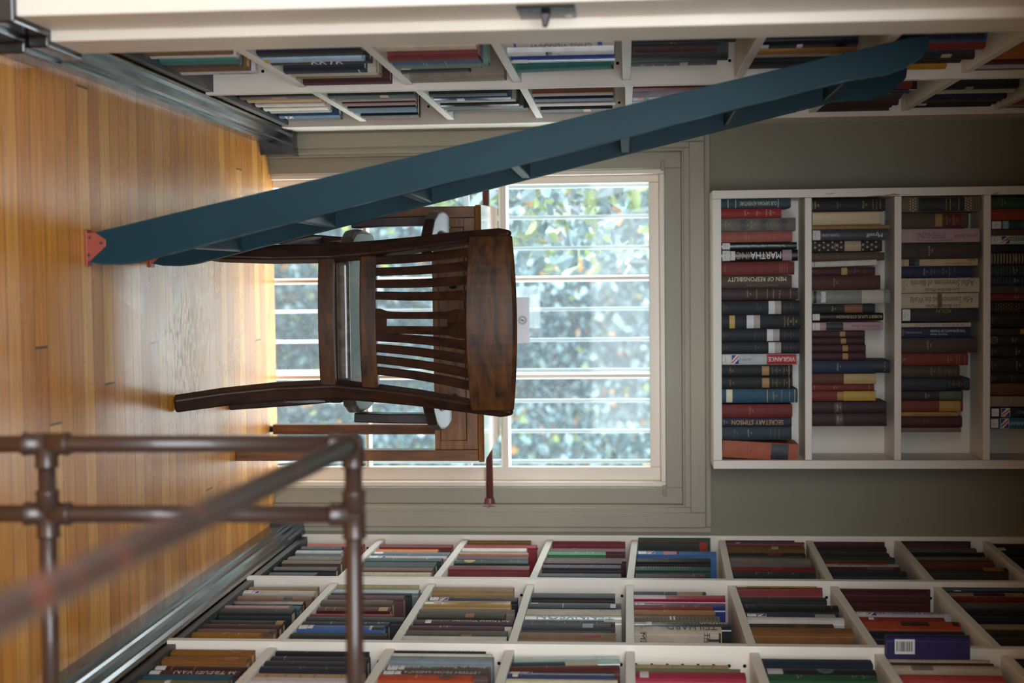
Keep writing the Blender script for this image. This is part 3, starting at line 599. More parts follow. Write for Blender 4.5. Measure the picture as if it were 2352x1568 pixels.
# ------------------------------------------------------------------ books
# side~shelf~position~thickness~height~shelf top~colour~label~marks ; metres.  side B above the window, R railing side (bays 1-3), L ladder side (bays 1-2)
BOOKS = """B~0~-0.2165~0.0276~0.210~1.4470~2b4448~dark teal cloth book, first from ladder side, lowest shelf above window~T OUR SAMOAN ADVENTURE,c8c8c0,.27,.80,.45;B .10 c8c8c0;B .21 c8c8c0;B .82 c8c8c0
B~0~-0.1875~0.0280~0.182~1.4470~93201f~bright red book, second from ladder side, lowest shelf above window~M .42 d8c8b8;M .62 d8a080;H TALES,d8c0a0,.75,.2;M .84 d8c0a0
B~0~-0.1527~0.0392~0.225~1.4470~6b6a5e~olive grey book, third from ladder side, lowest shelf above window~O .30 3d3a40;O .57 3d3a40;O .84 3d3a40;M .08 b0ac9c;M .43 b0ac9c
B~0~-0.1157~0.0324~0.214~1.4470~9a5348~salmon pink book, fourth from ladder side, lowest shelf above window~M .37 c09080;B .12 7c3c34;B .88 7c3c34
B~0~-0.0876~0.0210~0.228~1.4470~14201f~glossy black-green book, fifth from ladder side, lowest shelf above window~S;T The Adventures of the Woman Homesteader,cfd4cc,.18,.85,.30
B~0~-0.0586~0.0346~0.231~1.4470~131316~glossy black book, sixth from ladder side, lowest shelf above window~S;s2;T MARTHA,e6e0dc,.38,.78,.62;T INC,b08a70,.20,.36,.62;P .80 .92 a08890
B~0~-0.0190~0.0392~0.220~1.4470~6f2219~rust red book, seventh from ladder side, lowest shelf above window~H SENATOR,b88848,.90,.11;H WILLIAM M,b88848,.865,.11;H STEWART,b88848,.83,.11;H OF NEVADA,b88848,.80,.11;B .03 3a100c;B .95 3a100c;H NEALE,b08040,.05,.08
B~0~0.0210~0.0382~0.212~1.4470~4a3b30~brown book, eighth from ladder side, lowest shelf above window~T MEN OF RESPONSIBILITY,e0d8c0,.09,.92,.34,-.2;T DIRECTORS,6c6a80,.35,.8,.14,.3
B~0~0.0588~0.0352~0.232~1.4470~3a2a25~dark brown book, ninth from ladder side, lowest shelf above window~H The,c0a060,.76,.16;H Gentle,c0a060,.68,.16;H Puritan,c0a060,.60,.16;B .46 8a7040;B .90 8a7040;M .36 b0a090
B~0~0.1000~0.0416~0.237~1.4470~15171e~navy book, tenth from ladder side, lowest shelf above window~P .60 .68 d8d8d8;P .68 .76 a8a098;M .90 5a4a38;M .82 5a4a38;M .48 5a4a38;M .05 5a4a38
B~0~0.1431~0.0421~0.238~1.4470~141519~blue-black book, eleventh from ladder side, lowest shelf above window~P .32 .41 d8d8d8;P .41 .49 a8a098;H LETTERS,b89850,.80,.13;M .86 b89850;M .93 b89850;P .10 .17 c09a50
B~0~0.1845~0.0384~0.237~1.4470~15171e~navy book, twelfth from ladder side, lowest shelf above window~P .58 .66 d8d8d8;P .66 .74 a8a098;M .90 5a4a38;M .82 5a4a38;M .45 5a4a38;M .05 5a4a38
B~0~0.2230~0.0358~0.237~1.4470~15171e~navy book, thirteenth from ladder side, lowest shelf above window~P .60 .68 d8d8d8;P .68 .76 a8a098;M .90 5a4a38;M .82 5a4a38;M .45 5a4a38;M .05 5a4a38
B~0~0.2582~0.0323~0.235~1.4470~b3bcbc~pale silver-white book, fourteenth from ladder side, lowest shelf above window~S;F;T ANDREW R D,404048,.20,.38,.22;P .58 .96 a82a30;T VIGILANCE,e8d8d8,.60,.94,.42
B~0~0.2929~0.0347~0.214~1.4470~121413~black book, fifteenth from ladder side, lowest shelf above window~t .57;M .90 8a7440;M .80 8a7440;M .74 8a7440;M .14 8a7440;B .95 b09850
B~0~0.3297~0.0365~0.214~1.4470~121413~black book, sixteenth from ladder side, lowest shelf above window~t .57;M .90 8a7440;M .80 8a7440;M .74 8a7440;M .14 8a7440;B .95 b09850
B~0~0.3700~0.0417~0.230~1.4470~1d4a5e~bright blue book, seventeenth from ladder side, lowest shelf above window~P .06 .14 d8d0b0;B .60 c0a860;B .96 c0a860;H Libraries,c0a860,.89,.12;H At,c0a860,.84,.12;H Home,c0a860,.79,.12;M .70 c0a860
B~0~0.4164~0.0406~0.213~1.4470~6d1a19~dark red book, eighteenth from ladder side, lowest shelf above window~B .12 3a1010;B .74 3a1010;B .94 3a1010;M .42 a08078;M .86 401010
B~0~0.4509~0.0261~0.211~1.4470~1d2136~navy book, nineteenth from ladder side, lowest shelf above window~T SECRETARY STIMSON,c09858,.14,.88,.55;M .05 8890a8
B~0~0.4852~0.0401~0.211~1.4470~27333b~slate blue book, twentieth from ladder side, lowest shelf above window~M .40 a0a8a8;H Turmoil,8a8060,.82,.1;H and,8a8060,.76,.1;H Tradition,8a8060,.70,.1;M .2 6a7070
B~0~0.5321~0.0515~0.230~1.4470~a5573a~orange pink book, twenty-first from ladder side, lowest shelf above window~P .64 .87 26282c;M .35 503028;lean .013
B~1~-0.2077~0.0381~0.220~1.7190~141415~thick black book, first from ladder side, second shelf above window~H ROBERT,c0a878,.93,.10;H LOUIS,c0a878,.88,.10;H STEVENSON,c0a878,.83,.10;M .07 c0a050;M .03 c0a050;M .37 807868;M .72 c0a050
B~1~-0.1677~0.0394~0.207~1.7190~b98a55~tan fore-edge shown book, second from ladder side, second shelf above window~pages
B~1~-0.1408~0.0120~0.232~1.7190~8a6a3c~thin tan book, third from ladder side, second shelf above window~
B~1~-0.1175~0.0322~0.226~1.7190~46484f~silvery grey glossy book, fourth from ladder side, second shelf above window~S;T Myself,d0d0d8,.72,.93,.5;T CLARE HUME,a8a8b0,.14,.36,.25;gloss
B~1~-0.0840~0.0323~0.211~1.7190~2e211f~dark floral patterned book, fifth from ladder side, second shelf above window~dots;P .47 .70 a89878;M .35 b0a8a0
B~1~-0.0517~0.0242~0.217~1.7190~4d3c2b~mid brown book, sixth from ladder side, second shelf above window~M .08 806a48;M .38 7a6850;M .90 2a2018
B~1~-0.0288~0.0159~0.194~1.7190~c8c4bc~thin white book, seventh from ladder side, second shelf above window~B .04 101010;lean -.005
B~1~-0.0077~0.0237~0.189~1.7190~3f1719~dark maroon book, eighth from ladder side, second shelf above window~P .47 .56 b09050;M .6 905040;M .7 905040;M .85 905040;M .04 704038
B~1~0.0266~0.0426~0.206~1.7190~4a231c~red brown book, ninth from ladder side, second shelf above window~M .35 a09080;M .70 2a1210
B~1~0.0700~0.0413~0.234~1.7190~83867f~crinkled silver wrapped book, tenth from ladder side, second shelf above window~s2;gloss;P .02 .06 202020;P .64 .92 b8b4a8
B~1~0.1054~0.0262~0.190~1.7190~1b1a19~black with brown label book, eleventh from ladder side, second shelf above window~M .35 a8a8a0;P .52 .80 7a4a30
B~1~0.1307~0.0221~0.215~1.7190~17171a~glossy black slim book, twelfth from ladder side, second shelf above window~S;T ROBERT LOUIS STEVENSON,b8a878,.35,.98,.4;gloss
B~1~0.1594~0.0244~0.215~1.7190~b09096~pink and white book, thirteenth from ladder side, second shelf above window~S;P .20 .44 202022;T Dead Man's Chest,403038,.55,.95,.3;gloss
B~1~0.1826~0.0195~0.159~1.7190~3a1216~small maroon upper book, fourteenth from ladder side, second shelf above window~t .53
B~1~0.2037~0.0204~0.159~1.7190~371116~small maroon second book, fifteenth from ladder side, second shelf above window~t .55
B~1~0.2263~0.0224~0.162~1.7190~391217~small maroon third book, sixteenth from ladder side, second shelf above window~t .57
B~1~0.2503~0.0233~0.162~1.7190~391016~small maroon lowest book, seventeenth from ladder side, second shelf above window~t .57
B~1~0.2826~0.0384~0.235~1.7190~1b2a40~blue book, eighteenth from ladder side, second shelf above window~P .78 .98 20242a;H R L S,a8a890,.93,.1;M .35 b0b0b0
B~1~0.3191~0.0322~0.192~1.7190~5a2e20~brown marbled book, nineteenth from ladder side, second shelf above window~P .50 1.0 b09a68
B~1~0.3456~0.0184~0.187~1.7190~6d221a~red brown slim book, twentieth from ladder side, second shelf above window~B .04 a07038;B .92 a07038;M .38 a09080
B~1~0.3713~0.0306~0.191~1.7190~70261a~red marbled book, twenty-first from ladder side, second shelf above window~P .50 1.0 b8963e;t .40
B~1~0.4060~0.0340~0.224~1.7190~34201f~dark plum upper book, twenty-second from ladder side, second shelf above window~M .36 b0a8a0;P .30 .40 504440
B~1~0.4444~0.0393~0.225~1.7190~34201f~dark plum lower book, twenty-third from ladder side, second shelf above window~M .37 b0a8a0;P .32 .42 504440
B~2~-0.2061~0.0453~0.233~1.9860~665945~khaki book, first from ladder side, third shelf above window~P .22 .80 1d1c1a;X .10 .22 b8ac7a;X .80 .92 b8ac7a;H LETTERS,c0b078,.73,.12;H OF,c0b078,.67,.12;H WALLACE,c0b078,.62,.12;H STEVENS,c0b078,.57,.12;M .95 302820
B~2~-0.1579~0.0462~0.199~1.9860~4b3d2c~brown cloth with red label book, second from ladder side, third shelf above window~P .63 .90 571714;t .51;M .80 b08040;M .70 b08040
B~2~-0.1123~0.0408~0.231~1.9860~b3979c~glossy pink book, third from ladder side, third shelf above window~T STEVENSONS,5a5078,.20,.56,.42;T JEAN H. BAKER,4a4450,.68,.98,.30;T A Biography of an American Family,5a5060,.20,.66,.18,.36;gloss;M .08 808088
B~2~-0.0669~0.0476~0.236~1.9860~3b2c2a~thick dark brown book, fourth from ladder side, third shelf above window~M .37 c0b8b0
B~2~-0.0312~0.0207~0.226~1.9860~bba682~cream tan slim book, fifth from ladder side, third shelf above window~P .10 .18 16161a;P .18 .24 2e4a44;T The Springfield Years,403020,.58,.92,.3,.15;T Adlai:,302018,.86,.97,.3,-.3;M .05 605040
B~2~-0.0034~0.0327~0.208~1.9860~20264a~navy blue book, sixth from ladder side, third shelf above window~H ATLA,8a7a50,.76,.11;M .35 a0a8c8;M .62 8a7a50;M .5 8a7a50;M .45 8a7a50;B .69 8a7a50
B~2~0.0375~0.0434~0.231~1.9860~bdaf97~cream wrapped upper book, seventh from ladder side, third shelf above window~T Adlai Stevenson of Illinois,454a50,.12,.93,.42,-.15;T John Bartlow Martin,404040,.30,.75,.28,.28;gloss;M .05 605848
B~2~0.0838~0.0450~0.229~1.9860~bdaf97~cream wrapped lower book, eighth from ladder side, third shelf above window~T Adlai Stevenson and the World,453f48,.12,.93,.42,-.05;T John Bartlow Martin,404040,.32,.77,.28,.32;P .47 .53 6a5638;gloss
B~2~0.1267~0.0384~0.229~1.9860~3a3b3c~crinkled silver-black book, ninth from ladder side, third shelf above window~S;gloss;T ADLAI,8a7a40,.45,.65,.3,-.3
B~2~0.1570~0.0120~0.206~1.9860~b9b1a4~thin cream book, tenth from ladder side, third shelf above window~T STEVENSON,505050,.2,.9,.4
B~2~0.1799~0.0315~0.206~1.9860~1f2742~navy with white title book, eleventh from ladder side, third shelf above window~T THE REMNANTS OF POWER,c8c8cc,.42,.92,.24,-.15;T Richard J. Walton,c8c8cc,.42,.66,.22,.15;M .05 8890a0;T COWARD,a0a0a8,.08,.30,.16
B~2~0.2192~0.0448~0.226~1.9860~44342b~brown book, twelfth from ladder side, third shelf above window~M .37 b8b0a8;M .14 281c18;H THE,2a1e1a,.74,.09
B~2~0.2611~0.0366~0.198~1.9860~6f2a17~rust orange book, thirteenth from ladder side, third shelf above window~H TALES,c09030,.95,.10;H VAILIMA,c09030,.87,.09;H NIGHTS,c09030,.83,.09;M .72 c09030;M .02 c09030
B~2~0.2993~0.0364~0.175~1.9860~3e3223~olive brown book, fourteenth from ladder side, third shelf above window~H Life,8a7030,.93,.09;M .85 8a7030;M .78 8a7030;M .67 806a38;M .54 8a8070
B~2~0.3371~0.0367~0.204~1.9860~232c36~slate blue banded book, fifteenth from ladder side, third shelf above window~B .06 141a20;B .15 141a20;B .35 141a20;B .58 141a20;P .66 .90 15171a;M .86 8a6a30;M .78 8a6a30;M .72 8a6a30
B~2~0.3714~0.0276~0.184~1.9860~2b241e~dark brown with green label book, sixteenth from ladder side, third shelf above window~P .62 .98 4c5a46;H R.L.S.,202018,.90,.09;M .42 a0a0a0
B~2~0.4036~0.0333~0.185~1.9860~6f2a1c~rust red with tan label book, seventeenth from ladder side, third shelf above window~P .62 .96 a57f40
B~2~0.4274~0.0120~0.170~1.9860~9a7540~thin tan book, eighteenth from ladder side, third shelf above window~T The Penny Piper of Saranac,403018,.18,.85,.5
B~2~0.4513~0.0333~0.182~1.9860~451215~maroon book, nineteenth from ladder side, third shelf above window~M .40 804840
B~2~0.4755~0.0127~0.179~1.9860~6d5c54~grey brown book, twentieth from ladder side, third shelf above window~B .08 4a3a34;B .78 4a3a34;B .9 4a3a34;M .43 3a3030
B~3~-0.2074~0.0345~0.254~2.2490~25401f~green book, first from ladder side, top visible shelf above window~M .15 8a9060
B~3~-0.1722~0.0332~0.249~2.2490~8a3413~orange book, second from ladder side, top visible shelf above window~M .26 402010
B~3~-0.1416~0.0247~0.262~2.2490~35616a~teal book, third from ladder side, top visible shelf above window~S;P .14 .20 7fb0b0;P .20 .34 2a444c;M .4 202020
B~3~-0.1192~0.0167~0.244~2.2490~4a3520~brown slim book, fourth from ladder side, top visible shelf above window~M .05 806830
B~3~-0.0967~0.0259~0.259~2.2490~a3bfb6~pale aqua book, fifth from ladder side, top visible shelf above window~S;F;T Committee,20242c,.17,.55,.62
B~3~-0.0706~0.0240~0.250~2.2490~131316~black book, sixth from ladder side, top visible shelf above window~M .05 504a40
B~3~-0.0405~0.0330~0.240~2.2490~1c1b19~black with beige stripes book, seventh from ladder side, top visible shelf above window~stripes 8a7a64;M .32 c0c0b8
B~3~-0.0052~0.0344~0.240~2.2490~18211f~black with green stripes book, eighth from ladder side, top visible shelf above window~stripes 2c4a44;M .30 c0c0b8
B~3~0.0263~0.0260~0.240~2.2490~1b2030~navy with dark stripes book, ninth from ladder side, top visible shelf above window~stripes 3a3a58;M .32 c0c0b8
B~3~0.0522~0.0233~0.248~2.2490~463c33~grey brown book, tenth from ladder side, top visible shelf above window~M .32 908878
B~3~0.0752~0.0203~0.240~2.2490~6e211a~red book, eleventh from ladder side, top visible shelf above window~M .32 a09088
B~3~0.1058~0.0313~0.244~2.2490~18150f~black with gold pattern book, twelfth from ladder side, top visible shelf above window~X .05 .38 7a6230
B~3~0.1421~0.0388~0.251~2.2490~12141a~black-blue book, thirteenth from ladder side, top visible shelf above window~M .04 6a5a38
B~3~0.1788~0.0193~0.232~2.2490~2b2119~dark brown book, fourteenth from ladder side, top visible shelf above window~t .38
B~3~0.2047~0.0302~0.239~2.2490~161516~black book, fifteenth from ladder side, top visible shelf above window~M .30 a0a0a0;O .05 3a3430
B~3~0.2389~0.0347~0.245~2.2490~13161f~navy-black upper book, sixteenth from ladder side, top visible shelf above window~M .33 a8a8a8;M .04 7a6a40
B~3~0.2805~0.0439~0.249~2.2490~13161f~thick navy-black book, seventeenth from ladder side, top visible shelf above window~M .33 a8a8a8;M .04 7a6a40
B~3~0.3187~0.0291~0.246~2.2490~121417~black book, eighteenth from ladder side, top visible shelf above window~M .28 8a7030;M .04 7a6a40
B~3~0.3530~0.0357~0.240~2.2490~5c3f20~ochre brown book, nineteenth from ladder side, top visible shelf above window~M .28 403018
B~3~0.3897~0.0308~0.246~2.2490~8d7f6b~pale taupe book, twentieth from ladder side, top visible shelf above window~M .3 403830;M .04 504838
B~3~0.4227~0.0294~0.263~2.2490~1f2233~dark navy stickered book, twenty-first from ladder side, top visible shelf above window~s3;F;T RAZEAU,8a8ca0,.30,.55,.4
B~3~0.4566~0.0332~0.258~2.2490~2f6878~teal stickered book, twenty-second from ladder side, top visible shelf above window~s3;F;T PAUL MARIANI,c0d0d0,.20,.60,.3
R1~0~4.4740~0.0420~0.181~0.1317~a24a3c~salmon red book, first from window end, lowest shelf, window-end bay behind railing~
R1~0~4.3962~0.0420~0.130~0.1295~262c2a~dark green and beige book, second from window end, lowest shelf, window-end bay behind railing~B .8 8a7c60
R1~0~4.3309~0.0420~0.145~0.1277~8b8b8e~silver grey book, third from window end, lowest shelf, window-end bay behind railing~
R1~0~4.2814~0.0399~0.156~0.1263~253a54~blue book, fourth from window end, lowest shelf, window-end bay behind railing~M .4 90a0b0
R1~0~4.2389~0.0420~0.165~0.1251~5a4c36~brown olive upper book, fifth from window end, lowest shelf, window-end bay behind railing~M .75 a08040
R1~0~4.1750~0.0420~0.179~0.1233~544532~brown olive lower book, sixth from window end, lowest shelf, window-end bay behind railing~M .72 a08040;M .85 a08040
R1~0~4.0805~0.0420~0.187~0.1207~2a2b2e~charcoal book, seventh from window end, lowest shelf, window-end bay behind railing~M .75 8a7440
R1~0~4.0303~0.0411~0.139~0.1192~1f2723~dark green short book, eighth from window end, lowest shelf, window-end bay behind railing~
R1~1~4.4506~0.0420~0.231~0.3706~702a20~brick red book, first from window end, second shelf up, window-end bay behind railing~M .55 402018
R1~1~4.3973~0.0420~0.194~0.3691~c46a22~bright orange book, second from window end, second shelf up, window-end bay behind railing~M .45 402010;M .6 402010
R1~1~4.3440~0.0350~0.242~0.3675~59666e~grey-blue book, third from window end, second shelf up, window-end bay behind railing~s
R1~1~4.3109~0.0282~0.244~0.3665~2c4a5e~blue teal book, fourth from window end, second shelf up, window-end bay behind railing~M .5 a0b0c0
R1~1~4.2767~0.0370~0.241~0.3656~b9a2a6~white and pink book, fifth from window end, second shelf up, window-end bay behind railing~S;F;T ANTONIA,b05058,.45,.7,.4
R1~1~4.2357~0.0420~0.233~0.3645~21413a~dark green book, sixth from window end, second shelf up, window-end bay behind railing~M .38 c8d0c8;M .82 c8d0c8
R1~1~4.1839~0.0520~0.224~0.3632~28282b~blackish grey thick book, seventh from window end, second shelf up, window-end bay behind railing~M .4 606060
R1~1~4.1114~0.0328~0.231~0.3609~2a2f2e~dark grey slim book, eighth from window end, second shelf up, window-end bay behind railing~
R1~1~4.0768~0.0336~0.231~0.3599~6e4e37~brown book, ninth from window end, second shelf up, window-end bay behind railing~
R1~1~4.0362~0.0420~0.231~0.3589~b3a98a~cream book, tenth from window end, second shelf up, window-end bay behind railing~B .5 808458;B .7 808458;B .83 808458;M .3 403828
R1~2~4.5177~0.0406~0.201~0.6454~7e5c1e~mustard brown book, first from window end, third shelf up, window-end bay behind railing~M .5 3a2a10
R1~2~4.4740~0.0251~0.201~0.6440~6f5f60~grey mauve slim book, second from window end, third shelf up, window-end bay behind railing~
R1~2~4.4388~0.0420~0.227~0.6432~8e1a26~crimson book, third from window end, third shelf up, window-end bay behind railing~
R1~2~4.3829~0.0420~0.201~0.6417~cfc3b4~white with red scroll book, fourth from window end, third shelf up, window-end bay behind railing~M .75 b06040;M .4 707070
R1~2~4.3320~0.0189~0.209~0.6399~7fa0aa~pale blue slim book, fifth from window end, third shelf up, window-end bay behind railing~
R1~2~4.3116~0.0187~0.214~0.6393~b08268~peach slim book, sixth from window end, third shelf up, window-end bay behind railing~M .6 603828
R1~2~4.2798~0.0420~0.216~0.6388~4a3839~dark mauve book, seventh from window end, third shelf up, window-end bay behind railing~M .45 a0a0a0
R1~2~4.2277~0.0420~0.221~0.6373~1c3b30~gold-crested dark green book, eighth from window end, third shelf up, window-end bay behind railing~O .2 b89848;M .38 a8b8a8;M .78 b89848;M .88 b89848;M .06 b89848
R1~2~4.1194~0.0520~0.235~0.6344~6e2321~wine red thick book, ninth from window end, third shelf up, window-end bay behind railing~M .35 2c1412
R1~3~4.5320~0.0120~0.216~0.9184~18211c~thin dark green book, first from window end, fourth shelf up, window-end bay behind railing~
R1~3~4.5174~0.0149~0.230~0.9184~7a2a2e~rose red book, second from window end, fourth shelf up, window-end bay behind railing~O .6 8a6038
R1~3~4.4166~0.0420~0.232~0.9156~59262a~red brown book, third from window end, fourth shelf up, window-end bay behind railing~M .33 a090a0
R1~3~4.3306~0.0420~0.176~0.9132~3c7a4a~bright green book, fourth from window end, fourth shelf up, window-end bay behind railing~M .5 d0e0d0;M .7 d0e0d0;M .8 d0e0d0
R1~3~4.2652~0.0420~0.240~0.9114~421f20~dark maroon upper book, fifth from window end, fourth shelf up, window-end bay behind railing~M .08 a07030;M .5 a07030;M .7 a07030;M .9 a07030
R1~3~4.1957~0.0420~0.229~0.9094~431f20~dark maroon slim book, sixth from window end, fourth shelf up, window-end bay behind railing~M .08 a07030;M .5 a07030;M .7 a07030
R1~3~4.1365~0.0420~0.228~0.9077~30242a~dark plum brown book, seventh from window end, fourth shelf up, window-end bay behind railing~M .08 a07030;M .35 a07030;M .52 a07030;M .65 a07030;M .8 a07030
R1~3~4.0260~0.0383~0.232~0.9046~3a3c42~grey slim book, eighth from window end, fourth shelf up, window-end bay behind railing~M .52 a07030
R1~4~4.5320~0.0120~0.228~1.1904~1d4538~teal green oversized book, first from window end, fifth shelf up, window-end bay behind railing~M .4 608878
R1~4~4.5188~0.0120~0.217~1.1904~9e3021~orange red book, second from window end, fifth shelf up, window-end bay behind railing~M .5 401818;M .8 401818
R1~4~4.5056~0.0120~0.192~1.1904~2a312c~grey-green book, third from window end, fifth shelf up, window-end bay behind railing~M .45 909890
R1~4~4.3864~0.0310~0.187~1.1866~2e2b28~dark patterned slim book, fourth from window end, fifth shelf up, window-end bay behind railing~B .2 806830
R1~4~4.3446~0.0460~0.239~1.1857~3f6ba3~blue with pink band book, fifth from window end, fifth shelf up, window-end bay behind railing~S;F;P .33 .50 c07a86;P .50 .53 14161c
R1~4~4.2560~0.0520~0.219~1.1832~101013~black thick book, sixth from window end, fifth shelf up, window-end bay behind railing~M .42 707070
R1~4~4.1148~0.0460~0.215~1.1792~1d3f38~green with gold floral book, seventh from window end, fifth shelf up, window-end bay behind railing~X .05 .75 8a7a40
R1~4~4.0434~0.0460~0.199~1.1772~40191c~dark maroon book, eighth from window end, fifth shelf up, window-end bay behind railing~M .35 a07030;M .85 c0a060;M .95 c0a060
R1~5~4.5320~0.0120~0.216~1.4669~34302b~dark grey book, first from window end, sixth shelf up, window-end bay behind railing~
R1~5~4.5188~0.0120~0.245~1.4669~451519~dark maroon book, second from window end, sixth shelf up, window-end bay behind railing~M .6 602428
R1~5~4.5056~0.0120~0.242~1.4669~7c3340~mauve red book, third from window end, sixth shelf up, window-end bay behind railing~s2;T The Early Adventures,b08890,.3,.85,.5
R1~5~4.4831~0.0306~0.236~1.4663~2d3034~dark slate book, fourth from window end, sixth shelf up, window-end bay behind railing~M .5 606068
R1~5~4.4421~0.0460~0.238~1.4649~6f4a1c~ochre brown book, fifth from window end, sixth shelf up, window-end bay behind railing~P .57 .66 b0a080
R1~5~4.3524~0.0460~0.231~1.4624~2a1d18~brown-black book, sixth from window end, sixth shelf up, window-end bay behind railing~P .5 .7 6a2018
R1~5~4.3040~0.0444~0.221~1.4610~354450~blue grey book, seventh from window end, sixth shelf up, window-end bay behind railing~M .7 202830
R1~5~4.2563~0.0460~0.235~1.4597~75685a~taupe worn book, eighth from window end, sixth shelf up, window-end bay behind railing~H LO,302820,.92,.2;M .4 302820;M .85 302820
R1~5~4.1749~0.0460~0.226~1.4574~69656c~lilac grey book, ninth from window end, sixth shelf up, window-end bay behind railing~
R1~5~4.1215~0.0460~0.231~1.4559~6e1b17~red book, tenth from window end, sixth shelf up, window-end bay behind railing~P .5 .62 8a2418
R1~5~4.0550~0.0460~0.229~1.4540~142b28~dark green book, eleventh from window end, sixth shelf up, window-end bay behind railing~M .3 b0c0b8;M .45 b0c0b8;M .75 b0c0b8;lean .008
R1~6~4.5320~0.0120~0.222~1.7409~3d1314~deep maroon book, first from window end, seventh shelf up, window-end bay behind railing~M .5 80602c
R1~6~4.4589~0.0460~0.214~1.7394~34161a~dark maroon book, second from window end, seventh shelf up, window-end bay behind railing~
R1~6~4.3657~0.0460~0.209~1.7367~25282c~dark grey book, third from window end, seventh shelf up, window-end bay behind railing~M .4 707070
R1~6~4.3054~0.0424~0.209~1.7350~141a1c~black book, fourth from window end, seventh shelf up, window-end bay behind railing~
R1~6~4.2678~0.0268~0.212~1.7337~24352e~dark green slim book, fifth from window end, seventh shelf up, window-end bay behind railing~
R1~6~4.2284~0.0460~0.187~1.7329~6a2c16~rust book, sixth from window end, seventh shelf up, window-end bay behind railing~M .6 803818
R1~6~4.1789~0.0457~0.207~1.7315~a9a49a~white book, seventh from window end, seventh shelf up, window-end bay behind railing~T Stringfellow of the Fourth,181818,.17,.85,.75
R1~6~4.1337~0.0391~0.205~1.7301~4b1c20~dark red and grey book, eighth from window end, seventh shelf up, window-end bay behind railing~P .55 .90 56484a
R1~6~4.0884~0.0460~0.215~1.7289~1a242a~dark slate book, ninth from window end, seventh shelf up, window-end bay behind railing~M .4 606870
R1~7~4.5320~0.0120~0.213~2.0149~2a1512~brown-black book, first from window end, eighth shelf up, window-end bay behind railing~M .7 a09080
R1~7~4.5188~0.0120~0.206~2.0149~3a1c16~dark brown book, second from window end, eighth shelf up, window-end bay behind railing~P .62 .98 14171f
R1~7~4.4929~0.0375~0.198~2.0143~6a2a18~rust book, third from window end, eighth shelf up, window-end bay behind railing~
R1~7~4.4479~0.0460~0.210~2.0131~595253~grey book, fourth from window end, eighth shelf up, window-end bay behind railing~M .7 704048
R1~7~4.3870~0.0460~0.221~2.0113~131414~black book, fifth from window end, eighth shelf up, window-end bay behind railing~M .45 606060;M .8 404040
R1~7~4.3128~0.0393~0.222~2.0092~6a6050~grey beige slim book, sixth from window end, eighth shelf up, window-end bay behind railing~B .25 101010
R1~7~4.2695~0.0415~0.223~2.0080~1f2a2a~dark teal book, seventh from window end, eighth shelf up, window-end bay behind railing~
R1~7~4.2228~0.0460~0.215~2.0067~6b2b22~red book, eighth from window end, eighth shelf up, window-end bay behind railing~
R1~7~4.1255~0.0460~0.230~2.0040~33261a~brown with tan label book, ninth from window end, eighth shelf up, window-end bay behind railing~P .70 .95 8a6026
R1~8~4.5320~0.0120~0.210~2.2889~6a5c50~taupe grey book, first from window end, ninth shelf up, window-end bay behind railing~
R1~8~4.5170~0.0156~0.210~2.2889~2e211b~dark brown book, second from window end, ninth shelf up, window-end bay behind railing~
R1~8~4.4629~0.0460~0.210~2.2875~15222a~navy book, third from window end, ninth shelf up, window-end bay behind railing~s
R1~8~4.3863~0.0460~0.210~2.2853~15110f~black book, fourth from window end, ninth shelf up, window-end bay behind railing~
R1~8~4.2762~0.0460~0.210~2.2822~191615~black-brown book, fifth from window end, ninth shelf up, window-end bay behind railing~
R2~0~3.8161~0.0420~0.191~0.1145~8a6c48~thin tan leaning book, first from window end, lowest shelf, middle bay behind railing~lean -.01
R2~0~3.7679~0.0420~0.197~0.1145~b9aca0~white-grey book, second from window end, lowest shelf, middle bay behind railing~S;F;M .5 606060
R2~0~3.7109~0.0338~0.203~0.1145~7e5c46~brown slim book, third from window end, lowest shelf, middle bay behind railing~P .62 .74 202020
R2~0~3.6710~0.0420~0.187~0.1145~232327~black glossy book, fourth from window end, lowest shelf, middle bay behind railing~gloss
R2~0~3.6188~0.0416~0.192~0.1145~35505c~slate blue patterned book, fifth from window end, lowest shelf, middle bay behind railing~X .05 .9 607c80
R2~0~3.5869~0.0186~0.167~0.1145~b08a80~pink slim book, sixth from window end, lowest shelf, middle bay behind railing~
R2~0~3.5498~0.0520~0.189~0.1145~1d221f~black-green thick book, seventh from window end, lowest shelf, middle bay behind railing~M .8 707468
R2~0~3.4542~0.0420~0.187~0.1145~141413~black with tan label book, eighth from window end, lowest shelf, middle bay behind railing~P .9 1.0 9a7040
R2~0~3.3969~0.0400~0.193~0.1145~45171a~maroon slim book, ninth from window end, lowest shelf, middle bay behind railing~M .5 a08070
R2~0~3.3526~0.0420~0.189~0.1145~6e4a36~brown book, tenth from window end, lowest shelf, middle bay behind railing~P .94 1.0 101010
R2~0~3.3106~0.0285~0.166~0.1145~96651f~mustard book, eleventh from window end, lowest shelf, middle bay behind railing~M .5 e0d0a0;M .7 e0d0a0
R2~1~3.8620~0.0120~0.227~0.3540~a59a74~cream and green wrapped book, first from window end, second shelf up, middle bay behind railing~gloss;M .3 6a7050
R2~1~3.8199~0.0420~0.234~0.3540~7c8483~silver wrapped book, second from window end, second shelf up, middle bay behind railing~gloss
R2~1~3.7742~0.0223~0.219~0.3540~1c2422~green-black book, third from window end, second shelf up, middle bay behind railing~
R2~1~3.7396~0.0420~0.206~0.3540~5a3138~mauve brown book, fourth from window end, second shelf up, middle bay behind railing~
R2~1~3.6848~0.0165~0.174~0.3540~7e4436~brick slim book, fifth from window end, second shelf up, middle bay behind railing~P .75 .95 a07838
R2~1~3.6532~0.0420~0.190~0.3540~524537~brown grey book, sixth from window end, second shelf up, middle bay behind railing~
